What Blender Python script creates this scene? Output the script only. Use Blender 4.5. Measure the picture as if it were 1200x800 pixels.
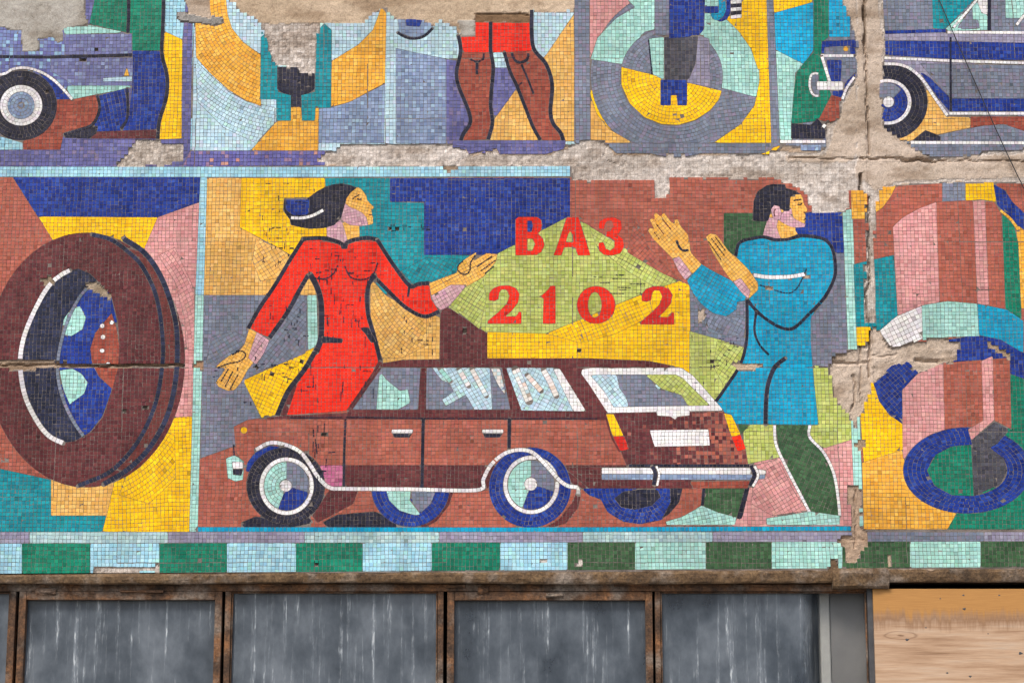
# Soviet-era mosaic facade above a strip of rusty windows - everything is built from code.
import bpy, math, random
import numpy as np
from mathutils import Vector

scene = bpy.context.scene
for o in list(bpy.data.objects):
    bpy.data.objects.remove(o)
COL = scene.collection
rng = np.random.default_rng(7)
random.seed(7)

# ------------------------------------------------------------------ camera
SC = 0.005                      # metres per photo pixel on the wall plane
FOC = 2400.0                    # focal length in photo pixels (1200 wide)
PITCH = math.radians(11.0)
DIST = FOC * SC                 # 12 m along the view axis
CAM = (0.0, -DIST * math.cos(PITCH), 1.65)
cam_data = bpy.data.cameras.new("camera")
cam_data.sensor_width = 36.0
cam_data.lens = 36.0 * FOC / 1200.0
cam_data.clip_start = 0.1
cam_data.clip_end = 2000.0
cam = bpy.data.objects.new("camera", cam_data)
cam.location = CAM
cam.rotation_euler = (math.radians(90.0) + PITCH, 0, 0)
COL.objects.link(cam)
scene.camera = cam

# ------------------------------------------------------------------ light
SUN_EL, SUN_ROT = math.radians(52), math.radians(205)
world = bpy.data.worlds.new("World")
scene.world = world
world.use_nodes = True
wn = world.node_tree.nodes
wl = world.node_tree.links
wn.clear()
sky = wn.new("ShaderNodeTexSky")
sky.sky_type = 'NISHITA'
sky.sun_disc = False
sky.sun_elevation = SUN_EL
sky.sun_rotation = SUN_ROT
sky.dust_density = 4.0
sky.air_density = 1.0
bg = wn.new("ShaderNodeBackground")
bg.inputs[1].default_value = 0.12
wo = wn.new("ShaderNodeOutputWorld")
wl.new(sky.outputs[0], bg.inputs[0])
wl.new(bg.outputs[0], wo.inputs[0])
sun_data = bpy.data.lights.new("sun", 'SUN')
sun_data.energy = 1.5
sun_data.angle = math.radians(14)
sun_data.color = (1.0, 0.95, 0.88)
sun = bpy.data.objects.new("sun", sun_data)
sdir = Vector((math.sin(SUN_ROT) * math.cos(SUN_EL), math.cos(SUN_ROT) * math.cos(SUN_EL), math.sin(SUN_EL)))
sun.rotation_euler = (-sdir).to_track_quat('-Z', 'Y').to_euler()
sun.location = (0, -20, 30)
COL.objects.link(sun)
scene.view_settings.view_transform = 'Standard'
scene.view_settings.look = 'None'
scene.view_settings.exposure = 0.76
scene.view_settings.gamma = 1.0
scene.view_settings.use_curve_mapping = False
scene.cycles.max_bounces = 6
scene.cycles.transparent_max_bounces = 8

# ------------------------------------------------------------------ helpers
CT, ST = math.cos(PITCH), math.sin(PITCH)

def on_plane(px, py, y0=0.0):
    """photo pixel -> (X, Z) metres on the vertical plane Y = y0"""
    a = (px - 600.0) / FOC
    b = (400.0 - py) / FOC
    t = (y0 - CAM[1]) / (CT - b * ST)
    return a * t, CAM[2] + t * (ST + b * CT)

def wuv(pts):
    """photo pixels -> wall units (1 unit = 5 mm), v up"""
    p = np.asarray(pts, float)
    a = (p[:, 0] - 600.0) / FOC
    b = (400.0 - p[:, 1]) / FOC
    t = -CAM[1] / (CT - b * ST)
    return np.stack([a * t / SC, (CAM[2] + t * (ST + b * CT)) / SC], 1)

def lin(c):
    c = np.asarray(c, float) / 255.0
    return np.where(c <= 0.04045, c / 12.92, ((c + 0.055) / 1.055) ** 2.4)

def hash2(i, j, k=0):
    i = np.asarray(i, np.int64); j = np.asarray(j, np.int64)
    h = (i * 73856093) ^ (j * 19349663) ^ (k * 83492791 + 12345)
    h = (h ^ (h >> 13)) * 1274126177
    h = h & 0x7fffffff
    h = (h ^ (h >> 16)) * 668265263 & 0x7fffffff
    return (h % 100003) / 100003.0

def vnoise(x, y, k=0):
    """smooth value noise, 0..1"""
    xi = np.floor(x).astype(np.int64); yi = np.floor(y).astype(np.int64)
    fx = x - xi; fy = y - yi
    fx = fx * fx * (3 - 2 * fx); fy = fy * fy * (3 - 2 * fy)
    a = hash2(xi, yi, k); b = hash2(xi + 1, yi, k)
    c = hash2(xi, yi + 1, k); d = hash2(xi + 1, yi + 1, k)
    return (a * (1 - fx) + b * fx) * (1 - fy) + (c * (1 - fx) + d * fx) * fy

def fbm(x, y, s, k=0, octs=3):
    r = 0; amp = 1; tot = 0
    for o in range(octs):
        r = r + amp * vnoise(x / s, y / s, k + o * 17); tot += amp
        amp *= 0.5; s *= 0.5
    return r / tot

def new_mesh(name, verts, faces, mat, parent=None, cols=None, smooth=False):
    me = bpy.data.meshes.new(name)
    me.from_pydata([tuple(v) for v in verts], [], faces)
    if cols is not None:
        at = me.attributes.new("tint", 'FLOAT_COLOR', 'FACE' if len(cols) == len(faces) else 'POINT')
        buf = np.ones((len(cols), 4), np.float32); buf[:, :cols.shape[1]] = cols
        at.data.foreach_set("color", buf.ravel())
    if smooth:
        me.polygons.foreach_set("use_smooth", [True] * len(me.polygons))
    me.materials.append(mat)
    me.update()
    ob = bpy.data.objects.new(name, me)
    COL.objects.link(ob)
    if parent is not None:
        ob.parent = parent
    return ob

def empty(name, loc=(0, 0, 0)):
    o = bpy.data.objects.new(name, None)
    o.location = loc
    o.empty_display_size = 0.2
    COL.objects.link(o)
    return o

def tag(o, label=None, cat=None, group=None, kind=None):
    if label: o["label"] = label
    if cat: o["category"] = cat
    if group: o["group"] = group
    if kind: o["kind"] = kind
    return o

# ------------------------------------------------------------------ materials
def mat_base(name):
    m = bpy.data.materials.new(name); m.use_nodes = True
    nt = m.node_tree; nt.nodes.clear()
    out = nt.nodes.new("ShaderNodeOutputMaterial")
    pb = nt.nodes.new("ShaderNodeBsdfPrincipled")
    nt.links.new(pb.outputs[0], out.inputs[0])
    return m, nt, pb, out

def N(nt, t, **kw):
    n = nt.nodes.new(t)
    for k, v in kw.items():
        if k.startswith("i_"):
            key = k[2:]
            n.inputs[int(key) if key.isdigit() else key].default_value = v
        else:
            setattr(n, k, v)
    return n

def objcoord(nt, scale=(1, 1, 1)):
    tc = N(nt, "ShaderNodeTexCoord")
    mp = N(nt, "ShaderNodeMapping")
    mp.inputs["Scale"].default_value = scale
    nt.links.new(tc.outputs["Object"], mp.inputs[0])
    return mp.outputs[0]

def noise(nt, vec, scale, detail=4, rough=0.55):
    n = N(nt, "ShaderNodeTexNoise"); n.inputs["Scale"].default_value = scale
    n.inputs["Detail"].default_value = detail; n.inputs["Roughness"].default_value = rough
    nt.links.new(vec, n.inputs["Vector"])
    return n.outputs[0]

def ramp(nt, fac, stops):
    r = N(nt, "ShaderNodeValToRGB")
    el = r.color_ramp.elements
    while len(el) < len(stops):
        el.new(0.5)
    for e, (p, c) in zip(el, stops):
        e.position = p
        e.color = (*c, 1) if len(c) == 3 else c
    nt.links.new(fac, r.inputs[0])
    return r.outputs[0]

def mixc(nt, fac, a, b, mode='MIX'):
    m = N(nt, "ShaderNodeMix", data_type='RGBA', blend_type=mode)
    for i, s in ((0, fac), (6, a), (7, b)):
        if hasattr(s, "node"): nt.links.new(s, m.inputs[i])
        elif i == 0: m.inputs[0].default_value = s
        else: m.inputs[i].default_value = (*s, 1)
    return m.outputs[2]

def bump(nt, pb, h, strength, dist):
    b = N(nt, "ShaderNodeBump"); b.inputs["Strength"].default_value = strength
    b.inputs["Distance"].default_value = dist
    nt.links.new(h, b.inputs["Height"]); nt.links.new(b.outputs[0], pb.inputs["Normal"])

def make_tile_mat():
    m, nt, pb, _ = mat_base("glazed_tessera")
    at = N(nt, "ShaderNodeAttribute", attribute_name="tint")
    v = objcoord(nt)
    grime = ramp(nt, noise(nt, v, 9.0, 6, 0.65), [(0.40, (0, 0, 0)), (0.75, (1, 1, 1))])
    fine = noise(nt, v, 160.0, 3)
    f = N(nt, "ShaderNodeMath", operation='MULTIPLY'); f.inputs[1].default_value = 0.045
    nt.links.new(grime, f.inputs[0])
    c = mixc(nt, f.outputs[0], at.outputs[0], (0.26, 0.235, 0.205))
    c2 = mixc(nt, 0.22, c, ramp(nt, fine, [(0.3, (0.55, 0.55, 0.55)), (0.7, (1.25, 1.25, 1.25))]), 'MULTIPLY')
    vr = objcoord(nt, (1, 1, 0.16))
    soot = ramp(nt, noise(nt, vr, 7.0, 7, 0.68), [(0.36, (0.70, 0.68, 0.66)), (0.56, (1.0, 1.0, 1.0))])
    patchy = ramp(nt, noise(nt, v, 1.6, 5, 0.6), [(0.35, (0.86, 0.85, 0.84)), (0.6, (1.04, 1.04, 1.04))])
    c2 = mixc(nt, 0.6, c2, soot, 'MULTIPLY')
    c2 = mixc(nt, 0.8, c2, patchy, 'MULTIPLY')
    nt.links.new(c2, pb.inputs["Base Color"])
    r = N(nt, "ShaderNodeMapRange"); r.inputs[3].default_value = 0.3; r.inputs[4].default_value = 0.7
    nt.links.new(grime, r.inputs[0]); nt.links.new(r.outputs[0], pb.inputs["Roughness"])
    pb.inputs["Specular IOR Level"].default_value = 0.14
    bump(nt, pb, fine, 0.25, 0.0006)
    return m

def make_concrete_mat(name="weathered_concrete"):
    m, nt, pb, _ = mat_base(name)
    at = N(nt, "ShaderNodeAttribute", attribute_name="tint")
    v = objcoord(nt)
    n1 = noise(nt, v, 11.0, 9, 0.72)
    n2 = noise(nt, v, 190.0, 5, 0.75)
    n3 = noise(nt, v, 45.0, 6, 0.8)
    c = mixc(nt, 0.6, at.outputs[0], ramp(nt, n1, [(0.32, (0.60, 0.55, 0.50)), (0.5, (0.98, 0.97, 0.96)), (0.66, (1.14, 1.13, 1.12))]), 'MULTIPLY')
    c = mixc(nt, 0.7, c, ramp(nt, n2, [(0.33, (0.5, 0.47, 0.45)), (0.6, (1.2, 1.2, 1.2))]), 'MULTIPLY')
    c = mixc(nt, 0.6, c, ramp(nt, n3, [(0.34, (0.42, 0.38, 0.34)), (0.44, (1.0, 1.0, 1.0)), (0.7, (1.1, 1.1, 1.1))]), 'MULTIPLY')
    # sockets of the lost tesserae in the old mortar bed
    vo = N(nt, "ShaderNodeTexVoronoi", feature='DISTANCE_TO_EDGE'); vo.inputs["Scale"].default_value = 45.0; vo.inputs["Randomness"].default_value = 0.4
    nt.links.new(v, vo.inputs["Vector"])
    vc = N(nt, "ShaderNodeTexVoronoi", feature='F1'); vc.inputs["Scale"].default_value = 45.0; vc.inputs["Randomness"].default_value = 0.4
    nt.links.new(v, vc.inputs["Vector"])
    line = ramp(nt, vo.outputs["Distance"], [(0.03, (0.55, 0.5, 0.46)), (0.13, (1.0, 1.0, 1.0))])
    bw = N(nt, "ShaderNodeRGBToBW"); nt.links.new(vc.outputs["Color"], bw.inputs[0])
    cell = ramp(nt, bw.outputs[0], [(0.25, (0.78, 0.74, 0.71)), (0.7, (1.15, 1.15, 1.15))])
    sock = mixc(nt, 1.0, line, cell, 'MULTIPLY')
    am = N(nt, "ShaderNodeMath", operation='MULTIPLY'); am.inputs[1].default_value = 0.75
    nt.links.new(at.outputs["Alpha"], am.inputs[0])
    c = mixc(nt, am.outputs[0], c, sock, 'MULTIPLY')
    nt.links.new(c, pb.inputs["Base Color"])
    pb.inputs["Roughness"].default_value = 0.92
    pb.inputs["Specular IOR Level"].default_value = 0.2
    bump(nt, pb, n3, 0.8, 0.006)
    return m

def make_rust_mat(name, dark, mid, light, scale=7.0):
    m, nt, pb, _ = mat_base(name)
    v = objcoord(nt); vs = objcoord(nt, (1, 1, 1))
    n1 = noise(nt, v, scale, 8, 0.72); n2 = noise(nt, v, 70.0, 6, 0.7); n3 = noise(nt, vs, 5.0, 5, 0.6)
    c = ramp(nt, n1, [(0.32, dark), (0.5, mid), (0.68, light)])
    c = mixc(nt, ramp(nt, n3, [(0.5, (0, 0, 0)), (0.68, (0.8, 0.8, 0.8))]), c, (0.27, 0.23, 0.19))
    c = mixc(nt, 0.85, c, ramp(nt, n2, [(0.34, (0.35, 0.32, 0.3)), (0.6, (1.25, 1.22, 1.2))]), 'MULTIPLY')
    nt.links.new(c, pb.inputs["Base Color"])
    pb.inputs["Roughness"].default_value = 0.88
    bump(nt, pb, n2, 1.0, 0.008)
    return m

def make_glass_mat(name, seed, wiped_x=None):
    """pane under a film of dust with chalky run marks; see-through where the film is thin"""
    m, nt, pb, out = mat_base(name)
    tc = N(nt, "ShaderNodeTexCoord"); mp = N(nt, "ShaderNodeMapping")
    mp.inputs["Scale"].default_value = (26, 1, 1.0); mp.inputs["Location"].default_value = (seed * 3.7, 0, seed * 1.3)
    nt.links.new(tc.outputs["Object"], mp.inputs[0])
    mp2 = N(nt, "ShaderNodeMapping"); mp2.inputs["Scale"].default_value = (2.4, 1, 1.5)
    mp2.inputs["Location"].default_value = (seed * 5.1, 0, seed * 2.2)
    nt.links.new(tc.outputs["Object"], mp2.inputs[0])
    mp3 = N(nt, "ShaderNodeMapping"); mp3.inputs["Scale"].default_value = (110, 1, 16)
    mp3.inputs["Location"].default_value = (seed * 2.9, 0, seed)
    nt.links.new(tc.outputs["Object"], mp3.inputs[0])
    streak = noise(nt, mp.outputs[0], 1.0, 5, 0.65)
    patch = noise(nt, mp2.outputs[0], 1.6, 6, 0.62)
    dash = noise(nt, mp3.outputs[0], 1.0, 4, 0.6)
    sm = ramp(nt, streak, [(0.535, (0, 0, 0)), (0.60, (0.25, 0.25, 0.25)), (0.67, (1, 1, 1))])
    pm = ramp(nt, patch, [(0.38, (0.08, 0.08, 0.08)), (0.54, (1, 1, 1))])
    dm = ramp(nt, dash, [(0.50, (0, 0, 0)), (0.60, (1, 1, 1))])
    s = mixc(nt, 1.0, sm, pm, 'MULTIPLY')
    d = mixc(nt, 1.0, dm, s, 'MULTIPLY')
    film = ramp(nt, patch, [(0.34, (0.034, 0.046, 0.062)), (0.5, (0.078, 0.096, 0.118)), (0.68, (0.145, 0.168, 0.195))])
    half = N(nt, "ShaderNodeMath", operation='MULTIPLY'); half.inputs[1].default_value = 0.62
    nt.links.new(s, half.inputs[0])
    c = mixc(nt, half.outputs[0], film, (0.26, 0.30, 0.34))
    dd = N(nt, "ShaderNodeMath", operation='MULTIPLY'); dd.inputs[1].default_value = 0.95
    nt.links.new(d, dd.inputs[0])
    c = mixc(nt, dd.outputs[0], c, (0.60, 0.64, 0.66))
    nt.links.new(c, pb.inputs["Base Color"])
    pb.inputs["Roughness"].default_value = 0.32
    tr = N(nt, "ShaderNodeBsdfTransparent"); tr.inputs[0].default_value = (0.94, 0.94, 0.93, 1)
    ms = N(nt, "ShaderNodeMixShader")
    cover = N(nt, "ShaderNodeMapRange"); cover.inputs[3].default_value = 0.68; cover.inputs[4].default_value = 0.97
    nt.links.new(patch, cover.inputs[0])
    fac = cover.outputs[0]
    if wiped_x is not None:          # the end of this pane is nearly free of dust
        sx = N(nt, "ShaderNodeSeparateXYZ"); nt.links.new(tc.outputs["Object"], sx.inputs[0])
        wm = N(nt, "ShaderNodeMapRange"); wm.inputs[1].default_value = wiped_x - .05; wm.inputs[2].default_value = wiped_x + .02
        wm.inputs[3].default_value = 1.0; wm.inputs[4].default_value = 0.14
        nt.links.new(sx.outputs[0], wm.inputs[0])
        mu = N(nt, "ShaderNodeMath", operation='MULTIPLY'); nt.links.new(fac, mu.inputs[0]); nt.links.new(wm.outputs[0], mu.inputs[1])
        fac = mu.outputs[0]
    nt.links.new(fac, ms.inputs[0])
    nt.links.new(tr.outputs[0], ms.inputs[1]); nt.links.new(pb.outputs[0], ms.inputs[2])
    nt.links.new(ms.outputs[0], out.inputs[0])
    return m

def make_plywood_mat():
    m, nt, pb, _ = mat_base("weathered_plywood")
    tc = N(nt, "ShaderNodeTexCoord"); mp = N(nt, "ShaderNodeMapping")
    mp.inputs["Scale"].default_value = (0.7, 1, 11.0)
    nt.links.new(tc.outputs["Object"], mp.inputs[0])
    g = noise(nt, mp.outputs[0], 2.6, 9, 0.62)
    mpf = N(nt, "ShaderNodeMapping"); mpf.inputs["Scale"].default_value = (3, 1, 90.0)
    nt.links.new(tc.outputs["Object"], mpf.inputs[0])
    g2 = noise(nt, mpf.outputs[0], 2.0, 6, 0.7)
    c = ramp(nt, g, [(0.30, (0.25, 0.145, 0.08)), (0.42, (0.38, 0.24, 0.145)), (0.52, (0.46, 0.31, 0.20)), (0.62, (0.48, 0.345, 0.24)), (0.72, (0.42, 0.33, 0.25))])
    c = mixc(nt, 0.55, c, ramp(nt, g2, [(0.3, (0.62, 0.56, 0.5)), (0.62, (1.12, 1.12, 1.12))]), 'MULTIPLY')
    # an eye-shaped knot in the face veneer
    mk = N(nt, "ShaderNodeMapping"); mk.inputs["Location"].default_value = (-1.55, 0, 9.3); mk.inputs["Scale"].default_value = (8.5, 0, 36.0)
    nt.links.new(tc.outputs["Object"], mk.inputs[0])
    wob = N(nt, "ShaderNodeTexNoise"); wob.inputs["Scale"].default_value = 14.0
    nt.links.new(tc.outputs["Object"], wob.inputs["Vector"])
    ad = N(nt, "ShaderNodeVectorMath", operation='MULTIPLY_ADD'); ad.inputs[1].default_value = (0.5, 0, 0.5)
    nt.links.new(wob.outputs["Color"], ad.inputs[0]); nt.links.new(mk.outputs[0], ad.inputs[2])
    ln = N(nt, "ShaderNodeVectorMath", operation='LENGTH'); nt.links.new(ad.outputs[0], ln.inputs[0])
    knot = ramp(nt, ln.outputs["Value"], [(0.0, (1, 1, 1)), (0.12, (0.8, 0.8, 0.8)), (0.2, (0.0, 0.0, 0.0)), (0.66, (0, 0, 0)), (0.78, (0.6, 0.6, 0.6)), (0.92, (0, 0, 0))])
    c = mixc(nt, knot, c, (0.16, 0.085, 0.045))
    # damp-stained upper edge with a ragged lower limit (object origin = top of the sheet)
    sep = N(nt, "ShaderNodeSeparateXYZ"); nt.links.new(tc.outputs["Object"], sep.inputs[0])
    mpv = N(nt, "ShaderNodeMapping"); mpv.inputs["Scale"].default_value = (26, 1, 2)
    nt.links.new(tc.outputs["Object"], mpv.inputs[0])
    rag = noise(nt, mpv.outputs[0], 1.0, 4, 0.7)
    a = N(nt, "ShaderNodeMath", operation='MULTIPLY_ADD'); a.inputs[1].default_value = 0.2
    nt.links.new(rag, a.inputs[0]); nt.links.new(sep.outputs[2], a.inputs[2])
    mr = N(nt, "ShaderNodeMapRange"); mr.inputs[1].default_value = -0.085; mr.inputs[2].default_value = -0.02
    nt.links.new(a.outputs[0], mr.inputs[0])
    c = mixc(nt, mr.outputs[0], c, mixc(nt, g2, (0.28, 0.12, 0.03), (0.52, 0.27, 0.075)))
    sh_ = N(nt, "ShaderNodeMath", operation='ADD'); sh_.inputs[1].default_value = 0.6
    nt.links.new(a.outputs[0], sh_.inputs[0])
    tide = ramp(nt, sh_.outputs[0], [(0.47, (0, 0, 0)), (0.525, (0.75, 0.75, 0.75)), (0.59, (0, 0, 0))])
    c = mixc(nt, tide, c, (0.20, 0.10, 0.045))
    nt.links.new(c, pb.inputs["Base Color"])
    pb.inputs["Roughness"].default_value = 0.75
    bump(nt, pb, g2, 0.3, 0.003)
    return m

def make_plain_mat(name, c1, c2, scale=20.0, rough=0.8):
    m, nt, pb, _ = mat_base(name)
    v = objcoord(nt)
    n = noise(nt, v, scale, 6, 0.65)
    nt.links.new(ramp(nt, n, [(0.3, c1), (0.7, c2)]), pb.inputs["Base Color"])
    pb.inputs["Roughness"].default_value = rough
    bump(nt, pb, n, 0.3, 0.004)
    return m

M_TILE = make_tile_mat()
M_CONC = make_concrete_mat()
M_RUST = make_rust_mat("rusty_steel", (0.028, 0.018, 0.012), (0.10, 0.052, 0.026), (0.26, 0.12, 0.048))
M_LEDGE = make_rust_mat("stained_concrete_edge", (0.045, 0.027, 0.013), (0.125, 0.074, 0.034), (0.20, 0.13, 0.065), 6.0)
M_DARK = make_plain_mat("dark_interior", (0.015, 0.016, 0.018), (0.03, 0.031, 0.034))
M_PLY = make_plywood_mat()
M_CABLE = make_plain_mat("black_cable_rubber", (0.012, 0.012, 0.013), (0.03, 0.03, 0.03), 60, 0.6)
M_ASPH = make_plain_mat("asphalt", (0.04, 0.04, 0.042), (0.075, 0.073, 0.07), 30, 0.9)
M_PAVE = make_plain_mat("pavement_concrete", (0.2, 0.19, 0.17), (0.32, 0.3, 0.27), 18, 0.9)
M_RENDER = make_plain_mat("grey_render", (0.28, 0.26, 0.23), (0.4, 0.37, 0.33), 6, 0.9)
M_WHITE = make_plain_mat("white_painted_post", (0.5, 0.5, 0.48), (0.62, 0.62, 0.6), 12, 0.5)
M_GREYP = make_plain_mat("grey_painted_panel", (0.2, 0.195, 0.19), (0.27, 0.26, 0.255), 5, 0.6)
M_DKSTEEL = make_plain_mat("dark_painted_steel", (0.03, 0.032, 0.036), (0.07, 0.07, 0.075), 20, 0.6)
# ------------------------------------------------------------------ mosaic engine
# The picture is a list of cut shapes (later ones lie over earlier ones). Every shape is
# filled with real tesserae that are cut along its outline.
PITCH_T = 4.45          # tessera pitch in wall units (about 22 mm)
JOINT = 0.135            # half joint
T_FRONT, T_BACK, GROUT = -0.0066, 0.0005, -0.0052    # Y of tessera face / back / grout

PAL = {k: v for k, v in dict(
    terra=[((169, 93, 75), 6), ((175, 100, 84), 3), ((159, 84, 67), 2), ((165, 90, 77), 3)],
    brick=[((150, 72, 56), 4), ((160, 82, 64), 3), ((140, 64, 52), 2)],
    maroon=[((97, 46, 49), 5), ((106, 53, 54), 3), ((86, 39, 44), 3)],
    treadbrown=[((104, 50, 48), 5), ((112, 56, 52), 3)],
    carlilac=[((112, 116, 160), 5), ((122, 128, 170), 3), ((104, 106, 150), 3), ((136, 150, 184), 1)],
    tailpink=[((148, 90, 80), 5), ((136, 76, 68), 3)],
    yellow=[((250, 196, 4), 6), ((244, 188, 4), 3), ((252, 206, 20), 2)],
    ochre=[((224, 173, 92), 5), ((218, 164, 80), 3), ((230, 184, 106), 2)],
    amber=[((234, 172, 62), 5), ((228, 162, 50), 3), ((240, 184, 80), 2)],
    pink=[((210, 148, 146), 5), ((216, 158, 154), 3), ((200, 136, 134), 2)],
    lilacpink=[((206, 160, 172), 4), ((214, 172, 178), 3), ((194, 146, 162), 2)],
    orchid=[((190, 100, 140), 4), ((200, 120, 150), 3)],
    slate=[((116, 124, 142), 5), ((124, 132, 150), 3), ((128, 124, 144), 3), ((106, 116, 132), 2)],
    steel=[((128, 146, 176), 5), ((138, 156, 186), 3), ((116, 134, 166), 2), ((150, 176, 200), 1)],
    lilac=[((144, 140, 162), 5), ((152, 148, 168), 3), ((136, 132, 154), 2)],
    purple=[((98, 98, 150), 5), ((108, 108, 160), 3), ((88, 88, 138), 2), ((122, 112, 150), 1)],
    purplemix=[((98, 96, 158), 6), ((110, 108, 168), 3), ((150, 120, 150), 1.2), ((190, 140, 130), 0.5)],
    carblue=[((112, 122, 170), 4), ((100, 104, 160), 4), ((140, 176, 204), 2), ((122, 140, 184), 2)],
    navy=[((24, 52, 138), 5), ((32, 62, 148), 3), ((18, 42, 120), 3), ((44, 74, 158), 1)],
    ink=[((36, 37, 54), 5), ((44, 45, 64), 3), ((29, 30, 45), 3)],
    inkblue=[((38, 44, 68), 5), ((46, 52, 80), 3), ((30, 36, 58), 3)],
    charcoal=[((74, 74, 84), 5), ((84, 84, 94), 3), ((64, 64, 74), 3)],
    teal=[((10, 138, 150), 5), ((18, 148, 160), 3), ((8, 126, 140), 3)],
    green=[((8, 122, 96), 5), ((16, 132, 104), 3), ((6, 110, 86), 3)],
    dkgreen=[((58, 92, 60), 5), ((66, 102, 68), 3), ((50, 82, 54), 3)],
    lime=[((180, 190, 100), 5), ((186, 198, 114), 3), ((168, 180, 86), 2), ((192, 196, 108), 1)],
    sky=[((156, 206, 224), 5), ((168, 214, 228), 3), ((144, 196, 216), 2), ((160, 212, 214), 1)],
    skypale=[((178, 208, 220), 5), ((188, 216, 226), 3), ((166, 198, 214), 2), ((176, 212, 208), 1.2), ((190, 204, 222), 1)],
    mint=[((162, 212, 202), 5), ((172, 220, 210), 3), ((150, 202, 192), 2)],
    mintgrey=[((166, 196, 198), 5), ((176, 204, 204), 3), ((154, 184, 190), 3)],
    cyan=[((6, 152, 190), 5), ((14, 160, 198), 3), ((4, 142, 182), 3)],
    sky2=[((10, 168, 214), 5), ((22, 176, 220), 3), ((8, 156, 204), 3)],
    red=[((236, 40, 16), 6), ((230, 34, 14), 3), ((240, 50, 24), 2)],
    redbrick=[((206, 40, 30), 6), ((196, 34, 30), 3)],
    white=[((230, 228, 228), 5), ((222, 218, 222), 3), ((236, 234, 232), 3)],
    peach=[((226, 220, 214), 4), ((232, 228, 224), 3), ((224, 204, 190), 1.5), ((196, 218, 222), 1.5)],
    skin=[((238, 180, 84), 5), ((242, 188, 98), 3), ((232, 170, 70), 2)],
).items()}
PALL = {k: (np.array([lin(c) for c, _ in v]), np.array([w for _, w in v], float) / sum(w for _, w in v)) for k, v in PAL.items()}

SHAPES = []
THINGS = {}

def pts_of(s):
    if isinstance(s, str):
        return [tuple(map(float, t.split(','))) for t in s.split()]
    return [tuple(map(float, t)) for t in s]

X0, X1, Y0 = -62.0, 1262.0, -46.0     # the pictures run on past the edges of the photograph

def pushed(p):
    x, y = p
    return (X0 if x <= 0 else X1 if x >= 1200 else x, Y0 if y <= 0 else y)

def run_on(P, closed):
    n = len(P); out = []
    for i, p in enumerate(P):
        q = pushed(p)
        if q == p:
            out.append(p); continue
        if not closed:
            if i == 0: out += [q, p]
            elif i == n - 1: out += [p, q]
            else: out.append(p)
            continue
        pv, nx = P[i - 1], P[(i + 1) % n]
        a = pushed(pv) != pv; b = pushed(nx) != nx
        if a and b: out.append(q)
        elif a: out += [q, p]
        elif b: out += [p, q]
        else: out.append(p)
    return out

def catmull(P, closed, n=5):
    P = np.asarray(P, float); m = len(P); out = []
    rngi = range(m) if closed else range(m - 1)
    for i in rngi:
        p1 = P[i]; p2 = P[(i + 1) % m]
        p0 = P[(i - 1) % m] if (closed or i > 0) else 2 * p1 - p2
        p3 = P[(i + 2) % m] if (closed or i + 2 < m) else 2 * p2 - p1
        for k in range(n):
            t = k / n
            out.append(0.5 * ((2 * p1) + (-p0 + p2) * t + (2 * p0 - 5 * p1 + 4 * p2 - p3) * t * t + (-p0 + 3 * p1 - 3 * p2 + p3) * t ** 3))
    if not closed:
        out.append(P[-1])
    return np.array(out)

def P(path, col, pts, smooth=False, fr=None, holes=(), base=False, pick=None, pitch=None):
    Q = run_on(pts_of(pts), True)
    if smooth: Q = catmull(Q, True)
    SHAPES.append(dict(t='poly', path=path, col=col, pts=wuv(Q), fr=fr, base=base, pick=pick, pitch=pitch,
                       holes=[wuv(catmull(pts_of(h), True) if smooth else pts_of(h)) for h in holes]))

def E(path, col, cx, cy, rx, ry, fr='polar', rin=0, hole=None, pitch=None):
    a = np.linspace(0, 2 * math.pi, 56, endpoint=False)
    Q = np.stack([cx + rx * np.cos(a), cy + ry * np.sin(a)], 1)
    holes = []
    if hole:
        hx, hy, hrx, hry = hole
        holes = [wuv(np.stack([hx + hrx * np.cos(a), hy + hry * np.sin(a)], 1))]
    f = ('p', cx, cy, ry / rx) if fr == 'polar' else fr
    SHAPES.append(dict(t='poly', path=path, col=col, pts=wuv(Q), fr=f, base=False, pick=None, holes=holes, pitch=pitch))

def S(path, col, pts, w, smooth=True, rows=None):
    Q = run_on(pts_of(pts), False)
    Q = catmull(Q, False) if smooth and len(Q) > 2 else np.asarray(Q)
    SHAPES.append(dict(t='line', path=path, col=col, pts=wuv(Q), w=float(w), rows=rows, base=False))

def GAP(pts, w):
    Q = catmull(run_on(pts_of(pts), False), False) if len(pts_of(pts)) > 2 else run_on(pts_of(pts), False)
    SHAPES.append(dict(t='line', path=None, col=None, pts=wuv(Q), w=float(w), base=False))

DAMAGE = []
def DMG(col, depth, pts, rough=1.0, fuzz=3.0, imprint=0.0):
    DAMAGE.append(dict(col=lin(col), depth=depth, pts=wuv(run_on(pts_of(pts), True)), rough=rough, fuzz=fuzz, imprint=imprint))

def seg_dist(Q, A, B):
    """min distance of points Q to segments A-B"""
    out = np.full(len(Q), 1e9)
    d = B - A; L = (d ** 2).sum(1) + 1e-12
    step = max(1, int(3e6 / max(1, len(A))))
    for s in range(0, len(Q), step):
        q = Q[s:s + step, None, :]
        t = np.clip(((q - A) * d).sum(2) / L, 0, 1)
        e = q - (A + t[..., None] * d)
        out[s:s + step] = np.sqrt((e ** 2).sum(2).min(1))
    return out

def poly_sd(Q, V):
    A = V; B = np.roll(V, -1, 0)
    dist = seg_dist(Q, A, B)
    ins = np.zeros(len(Q), bool)
    x, y = Q[:, 0], Q[:, 1]
    for (ax, ay), (bx, by) in zip(A, B):
        if ay == by: continue
        c = ((ay > y) != (by > y))
        ins ^= c & (x < (bx - ax) * (y - ay) / (by - ay) + ax)
    return np.where(ins, dist, -dist)

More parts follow.
